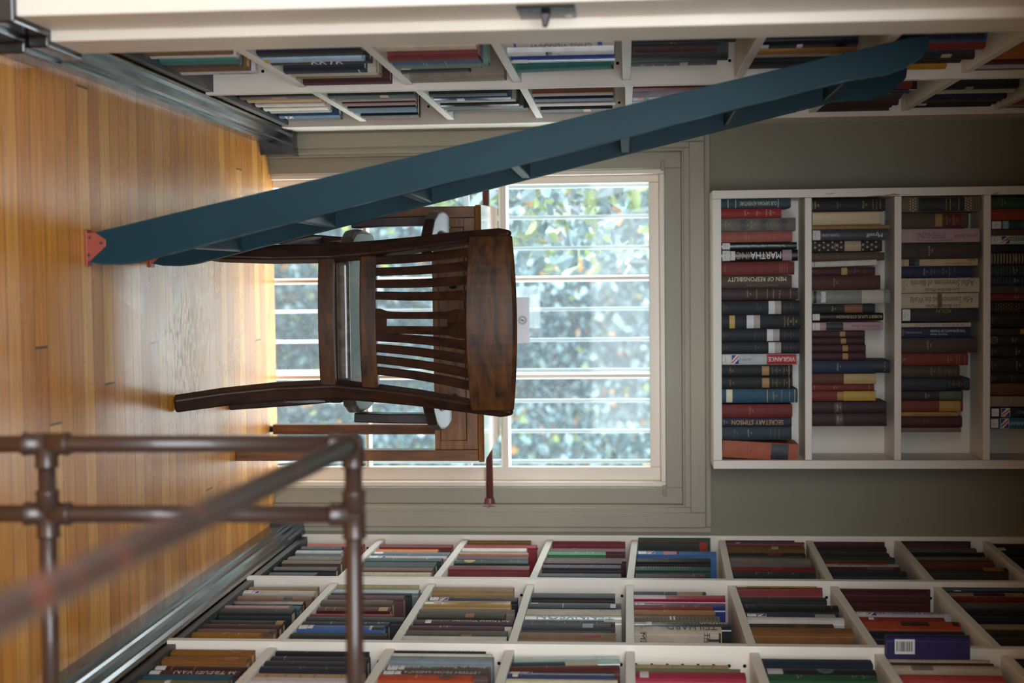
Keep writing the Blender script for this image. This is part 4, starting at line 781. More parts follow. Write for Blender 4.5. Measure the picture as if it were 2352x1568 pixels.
R2~1~3.6069~0.0420~0.192~0.3540~4e1118~dark red gilt book, seventh from window end, second shelf up, middle bay behind railing~B .12 a07030;B .24 a07030;B .42 a07030;B .6 a07030;P .84 .96 a07838
R2~1~3.5180~0.0237~0.213~0.3540~70261e~red slim book, eighth from window end, second shelf up, middle bay behind railing~
R2~1~3.4830~0.0420~0.247~0.3540~24282a~dark grey tall book, ninth from window end, second shelf up, middle bay behind railing~
R2~1~3.4367~0.0420~0.216~0.3540~171c26~navy-black book, tenth from window end, second shelf up, middle bay behind railing~M .35 a8a8a8;M .75 a8a8a8;M .9 a8a8a8
R2~1~3.3874~0.0420~0.211~0.3540~42639b~light blue and black book, eleventh from window end, second shelf up, middle bay behind railing~S;s2;P .84 .87 c0a8a0;P .87 1.0 14161a
R2~1~3.3304~0.0174~0.231~0.3540~2a2420~dark slim book, twelfth from window end, second shelf up, middle bay behind railing~
R2~1~3.3055~0.0286~0.232~0.3540~2b3228~dark olive book, thirteenth from window end, second shelf up, middle bay behind railing~
R2~2~3.8199~0.0420~0.220~0.6270~94754e~worn tan book, first from window end, third shelf up, middle bay behind railing~H CS,201810,.36,.18;M .06 a04028;M .65 a05030;M .8 a05030
R2~2~3.7327~0.0420~0.237~0.6270~18181b~black book, second from window end, third shelf up, middle bay behind railing~S;F;T TONY JUDT,b08a40,.28,.45,.30;T Conflict,b02830,.63,.88,.45
R2~2~3.6630~0.0420~0.225~0.6270~a98652~tan wrapped book, third from window end, third shelf up, middle bay behind railing~P .11 .19 b8a48c;T BUNKHOUSE PAPERS,9a2c28,.52,.94,.40;T John Upton Terrell,382818,.20,.42,.22
R2~2~3.5606~0.0171~0.243~0.6270~6b6054~grey brown slim book, fourth from window end, third shelf up, middle bay behind railing~
R2~2~3.5289~0.0420~0.222~0.6270~37301f~dark olive book, fifth from window end, third shelf up, middle bay behind railing~P .55 .65 8a5c2c
R2~2~3.4634~0.0420~0.247~0.6270~3d2029~dark purple book, sixth from window end, third shelf up, middle bay behind railing~s2;T An Uneasy Victorian,d8ccd0,.39,.97,.50;T Ann Monsarrat,b8a8b0,.15,.36,.28
R2~2~3.4191~0.0120~0.247~0.6270~c0b8a8~white slim book, seventh from window end, third shelf up, middle bay behind railing~
R2~2~3.3904~0.0420~0.230~0.6270~431821~maroon book, eighth from window end, third shelf up, middle bay behind railing~M .35 d0c0c8;M .42 d0c0c8
R2~2~3.3508~0.0321~0.242~0.6270~5f5444~grey-brown book, ninth from window end, third shelf up, middle bay behind railing~M .35 201c18;M .65 201c18;M .8 201c18
R2~2~3.3181~0.0297~0.245~0.6270~1b2723~dark green book, tenth from window end, third shelf up, middle bay behind railing~P .55 .65 8a5c2c
R2~2~3.2950~0.0128~0.245~0.6270~c4beb4~white slim book, eleventh from window end, third shelf up, middle bay behind railing~
R2~3~3.7749~0.0520~0.222~0.9000~2a221e~brown-black thick book, first from window end, fourth shelf up, middle bay behind railing~
R2~3~3.6648~0.0264~0.239~0.9000~57595a~grey slim book, second from window end, fourth shelf up, middle bay behind railing~P .02 .1 c8c0b0
R2~3~3.6289~0.0420~0.225~0.9000~2b2d2c~dark grey book, third from window end, fourth shelf up, middle bay behind railing~B .4 b0b0a8;P .94 1.0 b8b8b0
R2~3~3.5826~0.0420~0.239~0.9000~b3a592~beige book, fourth from window end, fourth shelf up, middle bay behind railing~M .8 303030
R2~3~3.5221~0.0420~0.240~0.9000~c1bbb0~cream book, fifth from window end, fourth shelf up, middle bay behind railing~T TENNYSON,7fa3b3,.12,.92,.9;gloss
R2~3~3.4854~0.0247~0.197~0.9000~213a46~dark teal book, sixth from window end, fourth shelf up, middle bay behind railing~M .45 90a0a8;M .75 90a0a8
R2~3~3.4601~0.0227~0.225~0.9000~452a1e~brown with gold bands book, seventh from window end, fourth shelf up, middle bay behind railing~B .1 a06a28;B .26 a06a28;B .45 a06a28;B .62 a06a28;B .8 a06a28
R2~3~3.4261~0.0420~0.215~0.9000~353635~dark grey worn book, eighth from window end, fourth shelf up, middle bay behind railing~P .68 .80 7a858c
R2~3~3.3351~0.0420~0.228~0.9000~7a6340~tan with red label book, ninth from window end, fourth shelf up, middle bay behind railing~P .66 .84 7a1c20
R2~4~3.7971~0.0453~0.192~1.1720~131416~black and tan book, first from window end, fifth shelf up, middle bay behind railing~P .60 .95 8a6a38;M .45 90a090
R2~4~3.7490~0.0460~0.239~1.1720~94263c~crimson glossy book, second from window end, fifth shelf up, middle bay behind railing~gloss;P 0 .35 c8a8a8
R2~4~3.6652~0.0457~0.233~1.1720~2a356a~navy blue glossy book, third from window end, fifth shelf up, middle bay behind railing~S;gloss
R2~4~3.6217~0.0368~0.199~1.1720~78201e~red book, fourth from window end, fifth shelf up, middle bay behind railing~M .4 d0b0a8;M .65 d0b0a8;M .8 d0b0a8
R2~4~3.5825~0.0371~0.203~1.1720~96683c~tan brown book, fifth from window end, fifth shelf up, middle bay behind railing~M .4 e0d0b0
R2~4~3.5479~0.0278~0.203~1.1720~6a2c20~rust book, sixth from window end, fifth shelf up, middle bay behind railing~
R2~4~3.5129~0.0378~0.210~1.1720~6b5c3c~olive striped book, seventh from window end, fifth shelf up, middle bay behind railing~stripes 42382a;P .40 .48 c8c8c8
R2~4~3.4690~0.0460~0.234~1.1720~26272b~dark grey glossy book, eighth from window end, fifth shelf up, middle bay behind railing~s2;gloss;T SHABASHAD,d0d0d0,.68,.96,.42;T Midnight's Eve,7a7a82,.32,.66,.42
R2~4~3.4058~0.0460~0.207~1.1720~b5a691~cream book, ninth from window end, fifth shelf up, middle bay behind railing~T TEILHARD,1c1c20,.37,.95,.75;P .22 .30 b8b0a4;M .1 303030;cover
R2~5~3.8620~0.0120~0.216~1.4485~b08e2c~thin yellow book, first from window end, sixth shelf up, middle bay behind railing~s
R2~5~3.8488~0.0120~0.229~1.4485~7a3024~rust patterned book, second from window end, sixth shelf up, middle bay behind railing~P .1 .4 3a1814;P .5 .7 3a1814
R2~5~3.8251~0.0331~0.225~1.4485~8c3a3c~rose pink thick book, third from window end, sixth shelf up, middle bay behind railing~
R2~5~3.7348~0.0460~0.223~1.4485~26262a~charcoal book, fourth from window end, sixth shelf up, middle bay behind railing~M .37 707070
R2~5~3.6681~0.0460~0.244~1.4485~121213~black book, fifth from window end, sixth shelf up, middle bay behind railing~T THE GREEN DRAGOON,2f4a26,.22,.86,.26,.25;H BASS,b8b8b8,.93,.13;H HOLT,b8b8b8,.05,.11;M .13 909090
R2~5~3.5434~0.0319~0.223~1.4485~2c2740~purple navy book, sixth from window end, sixth shelf up, middle bay behind railing~S;F;P .76 .98 8a8a80
R2~5~3.5093~0.0330~0.235~1.4485~c7c2ba~white glossy book, seventh from window end, sixth shelf up, middle bay behind railing~
R2~5~3.4682~0.0460~0.204~1.4485~4a2712~dark brown torn book, eighth from window end, sixth shelf up, middle bay behind railing~P .55 .68 5e3c18
R2~5~3.3917~0.0520~0.237~1.4485~7d4f1f~ochre brown thick book, ninth from window end, sixth shelf up, middle bay behind railing~P .62 .74 6a4420
R2~6~3.8620~0.0120~0.242~1.7225~471113~maroon upper book, first from window end, seventh shelf up, middle bay behind railing~M .7 80602c
R2~6~3.8365~0.0365~0.225~1.7225~471113~maroon second book, second from window end, seventh shelf up, middle bay behind railing~M .7 80602c
R2~6~3.7435~0.0460~0.208~1.7225~441113~maroon third book, third from window end, seventh shelf up, middle bay behind railing~M .75 a07a38
R2~6~3.6806~0.0460~0.197~1.7225~441113~maroon lowest book, fourth from window end, seventh shelf up, middle bay behind railing~
R2~6~3.5842~0.0460~0.231~1.7225~c3bcc6~lilac white book, fifth from window end, seventh shelf up, middle bay behind railing~S;F;T GILBERT & MEREDITH TAX,4a4660,.2,.95,.5;gloss
R2~6~3.5372~0.0329~0.208~1.7225~8c2a1e~bright red book, sixth from window end, seventh shelf up, middle bay behind railing~s2
R2~6~3.4957~0.0460~0.236~1.7225~a3431f~orange book, seventh from window end, seventh shelf up, middle bay behind railing~P .4 .68 3a1c14;P .92 .98 3a1c14
R2~6~3.4046~0.0460~0.226~1.7225~141a26~navy-black book, eighth from window end, seventh shelf up, middle bay behind railing~M .4 605030
R2~7~3.8620~0.0120~0.220~1.9965~405058~blue grey slim book, first from window end, eighth shelf up, middle bay behind railing~
R2~7~3.8488~0.0120~0.234~1.9965~2c2c30~silver-black glossy book, second from window end, eighth shelf up, middle bay behind railing~s2;gloss;P .12 .2 a8a8a0
R2~7~3.8214~0.0403~0.201~1.9965~8f7a5c~tan book, third from window end, eighth shelf up, middle bay behind railing~P .35 .75 1e1612;M .1 403020;M .28 403020
R2~7~3.7673~0.0460~0.196~1.9965~6c1515~red book, fourth from window end, eighth shelf up, middle bay behind railing~M .35 b0a0a0;M .6 b0a0a0
R2~7~3.6780~0.0419~0.169~1.9965~4c4844~grey book, fifth from window end, eighth shelf up, middle bay behind railing~M .5 202020
R2~7~3.6289~0.0520~0.160~1.9965~121316~black thick book, sixth from window end, eighth shelf up, middle bay behind railing~
R2~7~3.4775~0.0460~0.210~1.9965~8d7d58~beige book, seventh from window end, eighth shelf up, middle bay behind railing~M .4 504020
R2~7~3.4051~0.0460~0.210~1.9965~2a221a~dark brown book, eighth from window end, eighth shelf up, middle bay behind railing~
R3~0~3.1575~0.0370~0.188~0.1145~8a5a20~ochre upper book, first from window end, lowest shelf, nearest bay behind railing~O .8 9a5020
R3~0~3.0954~0.0420~0.193~0.1145~845520~ochre lower book, second from window end, lowest shelf, nearest bay behind railing~O .8 9a5020
R3~0~3.0343~0.0347~0.203~0.1145~3c1a18~maroon-brown book, third from window end, lowest shelf, nearest bay behind railing~s;B .2 c06030;B .45 c06030
R3~0~2.9961~0.0364~0.202~0.1145~43212a~purple-brown book, fourth from window end, lowest shelf, nearest bay behind railing~s;T M TREVELYAN,c8b8b0,.28,.95,.7
R3~0~2.9613~0.0280~0.193~0.1145~234a5a~teal blue book, fifth from window end, lowest shelf, nearest bay behind railing~
R3~0~2.9286~0.0324~0.196~0.1145~6a5f3c~olive book, sixth from window end, lowest shelf, nearest bay behind railing~P .3 .36 c8b8b0
R3~1~3.1649~0.0221~0.214~0.3540~1b1a1a~black upper book, first from window end, second shelf up, nearest bay behind railing~M .36 a8a8a8
R3~1~3.1223~0.0420~0.222~0.3540~1a2236~navy book, second from window end, second shelf up, nearest bay behind railing~H LABT,b8c0d0,.14,.12
R3~1~3.0685~0.0411~0.225~0.3540~25272a~dark grey book, third from window end, second shelf up, nearest bay behind railing~M .3 707070
R3~1~3.0280~0.0368~0.231~0.3540~1f242b~slate black book, fourth from window end, second shelf up, nearest bay behind railing~M .4 90a0a8;M .65 6a8a60
R3~1~2.9870~0.0420~0.236~0.3540~ab8d6e~beige with red bands book, fifth from window end, second shelf up, nearest bay behind railing~B .1 8a3820;B .12 8a3820;B .42 8a3820;B .55 8a3820;B .8 8a3820;M .3 403028
R3~1~2.9484~0.0289~0.242~0.3540~b7a8a6~pale pink-white book, sixth from window end, second shelf up, nearest bay behind railing~gloss
R3~2~3.1667~0.0187~0.208~0.6270~19181b~black with white rules book, first from window end, third shelf up, nearest bay behind railing~M .38 b0b0b0;X .62 .88 606068
R3~2~3.1490~0.0134~0.225~0.6270~c8c4b4~thin white book, second from window end, third shelf up, nearest bay behind railing~
R3~2~3.1196~0.0420~0.230~0.6270~7e8a90~blue-grey worn book, third from window end, third shelf up, nearest bay behind railing~M .32 303438
R3~2~3.0608~0.0420~0.228~0.6270~5a5450~grey-brown glossy book, fourth from window end, third shelf up, nearest bay behind railing~S;s2;T Alexis de Tocqueville: A Life,b0b4b4,.18,.97,.45;gloss
R3~2~3.0065~0.0328~0.230~0.6270~553f3a~brown book, fifth from window end, third shelf up, nearest bay behind railing~S;s2;T LETTERS FROM AMERICA,c0b0a0,.20,.92,.55
R3~2~2.9676~0.0420~0.201~0.6270~a8431c~burnt orange book, sixth from window end, third shelf up, nearest bay behind railing~M .42 d8c0a8;O .72 5a2410;M .85 5a2410
R3~3~3.1382~0.0396~0.236~0.9000~9fb3a8~mint white book, first from window end, fourth shelf up, nearest bay behind railing~gloss;M .8 607068;lean -.018
R3~3~3.0901~0.0410~0.187~0.9000~2a3040~navy and cream book, second from window end, fourth shelf up, nearest bay behind railing~P .62 1.0 b8a488;lean -.019
R3~3~3.0470~0.0420~0.236~0.9000~5a231b~brown red leaning book, third from window end, fourth shelf up, nearest bay behind railing~lean -.02;M .35 a07060
R3~3~3.0101~0.0140~0.228~0.9000~22252c~dark slim book, fourth from window end, fourth shelf up, nearest bay behind railing~S;F
R3~3~2.9870~0.0291~0.228~0.9000~3a3d5e~indigo book, fifth from window end, fourth shelf up, nearest bay behind railing~P .05 .1 c8c0a8;gloss
R3~3~2.9577~0.0263~0.234~0.9000~c4bc98~pale yellow book, sixth from window end, fourth shelf up, nearest bay behind railing~
R3~4~3.0897~0.0432~0.202~1.1720~a8966a~cream tan book, first from window end, fifth shelf up, nearest bay behind railing~M .42 403828;M .75 383028;M .85 a05028
R3~4~3.0586~0.0160~0.225~1.1720~6a6a48~olive slim book, second from window end, fifth shelf up, nearest bay behind railing~
R3~4~3.0230~0.0520~0.233~1.1720~96203a~crimson thick book, third from window end, fifth shelf up, nearest bay behind railing~P .04 .12 c8b8b8
R3~5~3.1278~0.0520~0.238~1.4485~1a2636~blue-black thick book, first from window end, sixth shelf up, nearest bay behind railing~
R3~5~3.0511~0.0447~0.233~1.4485~17181a~black book, second from window end, sixth shelf up, nearest bay behind railing~P .02 .16 b0b0b0;O .55 40505c
R3~5~3.0042~0.0460~0.227~1.4485~1f4a2c~green book, third from window end, sixth shelf up, nearest bay behind railing~M .3 a8c8b0;M .8 a8c8b0;M .9 a8c8b0
R3~6~3.1600~0.0220~0.180~1.7225~2a2650~purple-blue jutting forward book, first from window end, seventh shelf up, nearest bay behind railing~bar;gloss
R3~6~3.1232~0.0165~0.223~1.7225~4d241c~red brown book, second from window end, seventh shelf up, nearest bay behind railing~M .15 806058
R3~6~3.1402~0.0151~0.219~1.7225~b0a28a~cream with dark rules book, third from window end, seventh shelf up, nearest bay behind railing~P .0 .12 a89c88;X .22 .52 382c28
R3~6~3.0933~0.0410~0.229~1.7225~bdb09a~cream thick book, fourth from window end, seventh shelf up, nearest bay behind railing~M .1 303030;P .18 .38 7a7060
R3~6~3.0203~0.0460~0.217~1.7225~ad403e~coral pink book, fifth from window end, seventh shelf up, nearest bay behind railing~
R3~7~3.1700~0.0120~0.210~1.9965~45201a~red brown book, first from window end, eighth shelf up, nearest bay behind railing~
R3~7~3.1520~0.0217~0.210~1.9965~2e1c18~dark brown book, second from window end, eighth shelf up, nearest bay behind railing~
L1~0~3.0573~0.0450~0.190~0.1145~7e6648~tan brown book, sixth from window end, lowest shelf, near bay behind ladder~M .1 403020
L1~0~3.0992~0.0318~0.195~0.1145~d6cfc8~white slim book, fifth from window end, lowest shelf, near bay behind ladder~M .15 b05050
L1~0~3.1733~0.0450~0.175~0.1145~3f8078~teal book, fourth from window end, lowest shelf, near bay behind ladder~M .4 204038
L1~0~3.2230~0.0450~0.167~0.1145~4c4a40~grey and brown book, third from window end, lowest shelf, near bay behind ladder~M .5 8a5030
L1~0~3.2701~0.0414~0.173~0.1145~7a5220~ochre brown slim book, second from window end, lowest shelf, near bay behind ladder~
L1~0~3.3140~0.0385~0.182~0.1145~cdc8d0~lilac white book, first from window end, lowest shelf, near bay behind ladder~T TERRITORIES,707078,.5,.95,.5
L1~1~3.1088~0.0600~0.231~0.3550~171c2b~navy-black thick book, seventh from window end, second shelf up, near bay behind ladder~
L1~1~3.1623~0.0429~0.222~0.3550~a9c4de~pale blue and yellow book, sixth from window end, second shelf up, near bay behind ladder~P 0 .05 c8b030
L1~1~3.2196~0.0450~0.229~0.3550~232326~black book, fifth from window end, second shelf up, near bay behind ladder~T 0700,d8d8d8,.40,.72,.9
L1~1~3.3478~0.0450~0.193~0.3550~141d2b~dark navy book, fourth from window end, second shelf up, near bay behind ladder~P .92 .94 c0b890
L1~1~3.4158~0.0450~0.209~0.3550~bdb5a6~white linen book, third from window end, second shelf up, near bay behind ladder~
L1~1~3.4621~0.0427~0.209~0.3550~8a744e~tan leaning book, second from window end, second shelf up, near bay behind ladder~lean 0
L1~1~3.5494~0.0392~0.220~0.3550~3f1113~dark red book, first from window end, second shelf up, near bay behind ladder~
L1~2~3.0636~0.0450~0.214~0.6280~cdbfa4~cream book, seventh from window end, third shelf up, near bay behind ladder~
L1~2~3.2094~0.0600~0.205~0.6280~6f2323~dark red thick book, sixth from window end, third shelf up, near bay behind ladder~lean -.006
L1~2~3.2612~0.0389~0.205~0.6280~3d5c86~blue book, fifth from window end, third shelf up, near bay behind ladder~lean -.008;B .35 a0b0c8;B .6 a0b0c8;M .4 d0d8e0
L1~2~3.2994~0.0324~0.218~0.6280~6a8070~grey-green book, fourth from window end, third shelf up, near bay behind ladder~M .1 d0d8d0;lean -.010
L1~2~3.3442~0.0450~0.194~0.6280~565a30~olive book, third from window end, third shelf up, near bay behind ladder~P .02 .14 d0ccc0;M .85 c8c8b8;lean -.010
L1~2~3.3890~0.0394~0.163~0.6280~25221e~black slim leaning book, second from window end, third shelf up, near bay behind ladder~lean -.010
L1~2~3.5421~0.0450~0.235~0.6280~837666~taupe grey leaning book, first from window end, third shelf up, near bay behind ladder~lean -.012
L1~3~3.0343~0.0450~0.236~0.9010~cbc7c0~white with grey capitals book, fourth from window end, fourth shelf up, near bay behind ladder~P .1 .12 3038c0;T CHRIS VIERKANT,555555,.24,.80,.8;P .85 .89 2c58c0
L1~3~3.1597~0.0450~0.234~0.9010~dcdcde~bright white book, third from window end, fourth shelf up, near bay behind ladder~P .36 .38 202020;P .38 .42 888888;M .5 505050
L1~3~3.2549~0.0450~0.235~0.9010~30407c~blue and silver book, second from window end, fourth shelf up, near bay behind ladder~P .02 .16 d8d8d8;gloss
L1~3~3.3996~0.0450~0.227~0.9010~15564e~deep teal leaning book, first from window end, fourth shelf up, near bay behind ladder~lean -.03
L1~4~3.0460~0.0450~0.218~1.1730~1c2022~black book, fifth from window end, fifth shelf up, near bay behind ladder~M .4 b0b0b0
L1~4~3.0925~0.0442~0.188~1.1730~15182a~navy slim book, fourth from window end, fifth shelf up, near bay behind ladder~M .06 6a6a40
L1~4~3.1676~0.0450~0.185~1.1730~44221f~brown maroon book, third from window end, fifth shelf up, near bay behind ladder~B .03 80602c;B .6 80602c
L1~4~3.2725~0.0600~0.217~1.1730~202a25~dark green thick book, second from window end, fifth shelf up, near bay behind ladder~
L1~4~3.3627~0.0450~0.198~1.1730~46494f~grey with white marks book, first from window end, fifth shelf up, near bay behind ladder~M .15 c8c8c8;M .28 c8c8c8;M .42 c8c8c8;P .57 .66 a8a8a8;M .88 c8c8c8
L1~5~3.1206~0.0450~0.204~1.4495~15151c~glossy black book, fourth from window end, sixth shelf up, near bay behind ladder~P .37 .43 d8c8d8;P .0 .08 c8c8d0;gloss
L1~5~3.2019~0.0450~0.214~1.4495~a5763a~tan paperback-like book, third from window end, sixth shelf up, near bay behind ladder~
L1~5~3.2645~0.0450~0.194~1.4495~bcb8b4~white slim book, second from window end, sixth shelf up, near bay behind ladder~
L1~5~3.4470~0.0600~0.224~1.4495~111915~green-black thick book, first from window end, sixth shelf up, near bay behind ladder~
L1~6~3.0921~0.0160~0.189~1.7235~1c2030~black-blue slim book, eighth from window end, seventh shelf up, near bay behind ladder~
L1~6~3.1226~0.0422~0.199~1.7235~28507e~bright blue book, seventh from window end, seventh shelf up, near bay behind ladder~
L1~6~3.1976~0.0450~0.214~1.7235~7c2a22~red book, sixth from window end, seventh shelf up, near bay behind ladder~
L1~6~3.2436~0.0412~0.156~1.7235~1c2e4a~navy book, fifth from window end, seventh shelf up, near bay behind ladder~
L1~6~3.3148~0.0450~0.172~1.7235~1d2a3a~dark blue book, fourth from window end, seventh shelf up, near bay behind ladder~O .5 a87838;P .85 .98 c8b8a0
L1~6~3.3578~0.0347~0.230~1.7235~2b2320~brown-black book, third from window end, seventh shelf up, near bay behind ladder~
L1~6~3.4309~0.0450~0.217~1.7235~301414~dark maroon book, second from window end, seventh shelf up, near bay behind ladder~
L1~6~3.5165~0.0450~0.201~1.7235~c28a22~yellow book, first from window end, seventh shelf up, near bay behind ladder~
L1~7~3.2911~0.0450~0.210~1.9975~a8662a~orange book, fifth from window end, eighth shelf up, near bay behind ladder~
L1~7~3.3809~0.0450~0.142~1.9975~a4601f~deep orange book, fourth from window end, eighth shelf up, near bay behind ladder~
L1~7~3.4371~0.0450~0.162~1.9975~5a2014~dark red book, third from window end, eighth shelf up, near bay behind ladder~
L1~7~3.5415~0.0286~0.199~1.9975~b8b8cc~lilac white book, second from window end, eighth shelf up, near bay behind ladder~P .05 .35 c0b8c8
L1~7~3.5630~0.0120~0.238~1.9975~7a7454~olive book, first from window end, eighth shelf up, near bay behind ladder~
L2~0~3.8150~0.0450~0.212~0.1205~3a2e26~dark multicoloured book, seventh from window end, lowest shelf, window-end bay behind ladder~P .4 .6 6a3020
L2~0~3.8876~0.0450~0.207~0.1205~c0964a~ochre and white book, sixth from window end, lowest shelf, window-end bay behind ladder~
L2~0~3.9764~0.0450~0.196~0.1205~bfb6a4~cream book, fifth from window end, lowest shelf, window-end bay behind ladder~
L2~0~4.0659~0.0450~0.186~0.1205~d2ccc2~white book, fourth from window end, lowest shelf, window-end bay behind ladder~P .2 .7 c8c4a0
L2~0~4.1375~0.0450~0.177~0.1205~9a9488~grey book, third from window end, lowest shelf, window-end bay behind ladder~
L2~0~4.2497~0.0450~0.184~0.1205~2c5878~blue and white book, second from window end, lowest shelf, window-end bay behind ladder~F;P .1 .2 d0d0d0
L2~0~4.3480~0.0450~0.166~0.1205~1d1a1a~black book, first from window end, lowest shelf, window-end bay behind ladder~M .2 a08050;M .75 a08050
L2~1~3.8212~0.0450~0.234~0.3610~1d2b28~dark green book, seventh from window end, second shelf up, window-end bay behind ladder~P .6 .7 a08058
L2~1~3.9162~0.0450~0.222~0.3610~6e6454~beige brown book, sixth from window end, second shelf up, window-end bay behind ladder~
L2~1~4.0162~0.0450~0.209~0.3610~6a2e2a~brick red book, fifth from window end, second shelf up, window-end bay behind ladder~
L2~1~4.0963~0.0450~0.198~0.3610~191f2c~navy book, fourth from window end, second shelf up, window-end bay behind ladder~
L2~1~4.1760~0.0450~0.186~0.3610~285878~blue book, third from window end, second shelf up, window-end bay behind ladder~
L2~1~4.2976~0.0450~0.175~0.3610~1a1714~black gilt book, second from window end, second shelf up, window-end bay behind ladder~M .05 b09048;M .9 b09048
L2~1~4.3629~0.0243~0.168~0.3610~4a2420~black and red book, first from window end, second shelf up, window-end bay behind ladder~P 0 1 7c2e2a
L2~2~3.8303~0.0450~0.209~0.6340~16201d~black-green book, sixth from window end, third shelf up, window-end bay behind ladder~
L2~2~3.9172~0.0450~0.213~0.6340~45546a~blue-grey glossy book, fifth from window end, third shelf up, window-end bay behind ladder~gloss;P .3 .4 d0d0d0
L2~2~3.9631~0.0396~0.222~0.6340~a89c88~cream slim book, fourth from window end, third shelf up, window-end bay behind ladder~
L2~2~4.0686~0.0450~0.224~0.6340~2a3034~charcoal glossy book, third from window end, third shelf up, window-end bay behind ladder~gloss
L2~2~4.1310~0.0450~0.230~0.6340~5f6052~olive grey book, second from window end, third shelf up, window-end bay behind ladder~P .5 .8 803038
L2~2~4.2116~0.0450~0.240~0.6340~34403c~dark grey-green book, first from window end, third shelf up, window-end bay behind ladder~
L2~3~3.8942~0.0450~0.219~0.9070~74481e~ochre brown book, fourth from window end, fourth shelf up, window-end bay behind ladder~
L2~3~3.9829~0.0450~0.219~0.9070~1c2344~navy blue book, third from window end, fourth shelf up, window-end bay behind ladder~
L2~3~4.0758~0.0450~0.223~0.9070~bdb0a6~pale cream book, second from window end, fourth shelf up, window-end bay behind ladder~
L2~3~4.2775~0.0600~0.213~0.9070~26211a~dark brown thick book, first from window end, fourth shelf up, window-end bay behind ladder~P .6 .7 a07838
L2~4~3.8170~0.0420~0.247~1.1790~7a2c1c~red brown slim book, fourth from window end, fifth shelf up, window-end bay behind ladder~
L2~4~3.9849~0.0450~0.247~1.1790~d2d0dc~white red-and-black-banded book, third from window end, fifth shelf up, window-end bay behind ladder~P .06 .12 c02c28;P .12 .18 141418;bar
L2~4~4.0300~0.0385~0.247~1.1790~8c9090~silver slim book, second from window end, fifth shelf up, window-end bay behind ladder~
L2~4~4.0954~0.0450~0.247~1.1790~c8c8c4~white book, first from window end, fifth shelf up, window-end bay behind ladder~
L2~5~4.3273~0.0450~0.188~1.4555~8c8c88~silver slim book, second from window end, sixth shelf up, window-end bay behind ladder~
L2~5~4.3690~0.0120~0.214~1.4555~7c5c30~tan book, first from window end, sixth shelf up, window-end bay behind ladder~
L2~6~3.8527~0.0450~0.181~1.7295~702018~red book, ninth from window end, seventh shelf up, window-end bay behind ladder~
L2~6~3.8922~0.0255~0.202~1.7295~17171a~glossy black book, eighth from window end, seventh shelf up, window-end bay behind ladder~P .9 1 a0a0a8
L2~6~3.9634~0.0450~0.197~1.7295~1e2a4c~blue book, seventh from window end, seventh shelf up, window-end bay behind ladder~M .35 c8c8d0;M .75 c8c8d0;M .95 c8c8d0
L2~6~4.0200~0.0450~0.188~1.7295~45402c~dark khaki upper book, sixth from window end, seventh shelf up, window-end bay behind ladder~
L2~6~4.0759~0.0450~0.195~1.7295~403b2a~dark khaki second book, fifth from window end, seventh shelf up, window-end bay behind ladder~
L2~6~4.1246~0.0430~0.201~1.7295~39352a~dark khaki third book, fourth from window end, seventh shelf up, window-end bay behind ladder~
L2~6~4.2277~0.0450~0.215~1.7295~3c1f16~maroon brown book, third from window end, seventh shelf up, window-end bay behind ladder~
L2~6~4.3001~0.0450~0.210~1.7295~2a281f~dark olive book, second from window end, seventh shelf up, window-end bay behind ladder~
L2~6~4.3690~0.0120~0.216~1.7295~2e1212~maroon book, first from window end, seventh shelf up, window-end bay behind ladder~M .2 909090
L2~7~3.9103~0.0450~0.195~2.0035~1d1d20~black book, sixth from window end, eighth shelf up, window-end bay behind ladder~P .3 .4 a0a0a0
L2~7~4.0260~0.0450~0.214~2.0035~a8b494~pale green and white book, fifth from window end, eighth shelf up, window-end bay behind ladder~s;P 0 1 b0bc98
L2~7~4.1149~0.0450~0.217~2.0035~1d2540~navy book, fourth from window end, eighth shelf up, window-end bay behind ladder~M .35 a8b0c0;M .7 a8b0c0
L2~7~4.1732~0.0450~0.220~2.0035~4a4030~brown slim book, third from window end, eighth shelf up, window-end bay behind ladder~
L2~7~4.2483~0.0450~0.224~2.0035~22262a~dark slate book, second from window end, eighth shelf up, window-end bay behind ladder~S
L2~7~4.3369~0.0450~0.231~2.0035~2e1a17~dark red-brown book, first from window end, eighth shelf up, window-end bay behind ladder~
L2~8~4.3295~0.0382~0.210~2.2775~a45a58~red and white book, third from window end, ninth shelf up, window-end bay behind ladder~
L2~8~4.3558~0.0120~0.210~2.2775~b8a8a8~white slim book, second from window end, ninth shelf up, window-end bay behind ladder~
L2~8~4.3690~0.0120~0.161~2.2775~2c6484~blue book, first from window end, ninth shelf up, window-end bay behind ladder~P 0 .25 c0b0b0"""
def book_mat(hexc, gloss):
    nm = ('jacket_' if gloss else 'cloth_')+hexc
    if gloss: return paint(nm, hexc, .27, .10, 40, coat=.15, bump=.25, bscale=26)
    return paint(nm, hexc, .62, .14, 30, bump=.25, bscale=500)
def ink(hexc, foil=False): return paint('print_'+hexc, hexc, .5, .05, 50)
rows = [q.split('~') for q in BOOKS.strip().split('\n')]
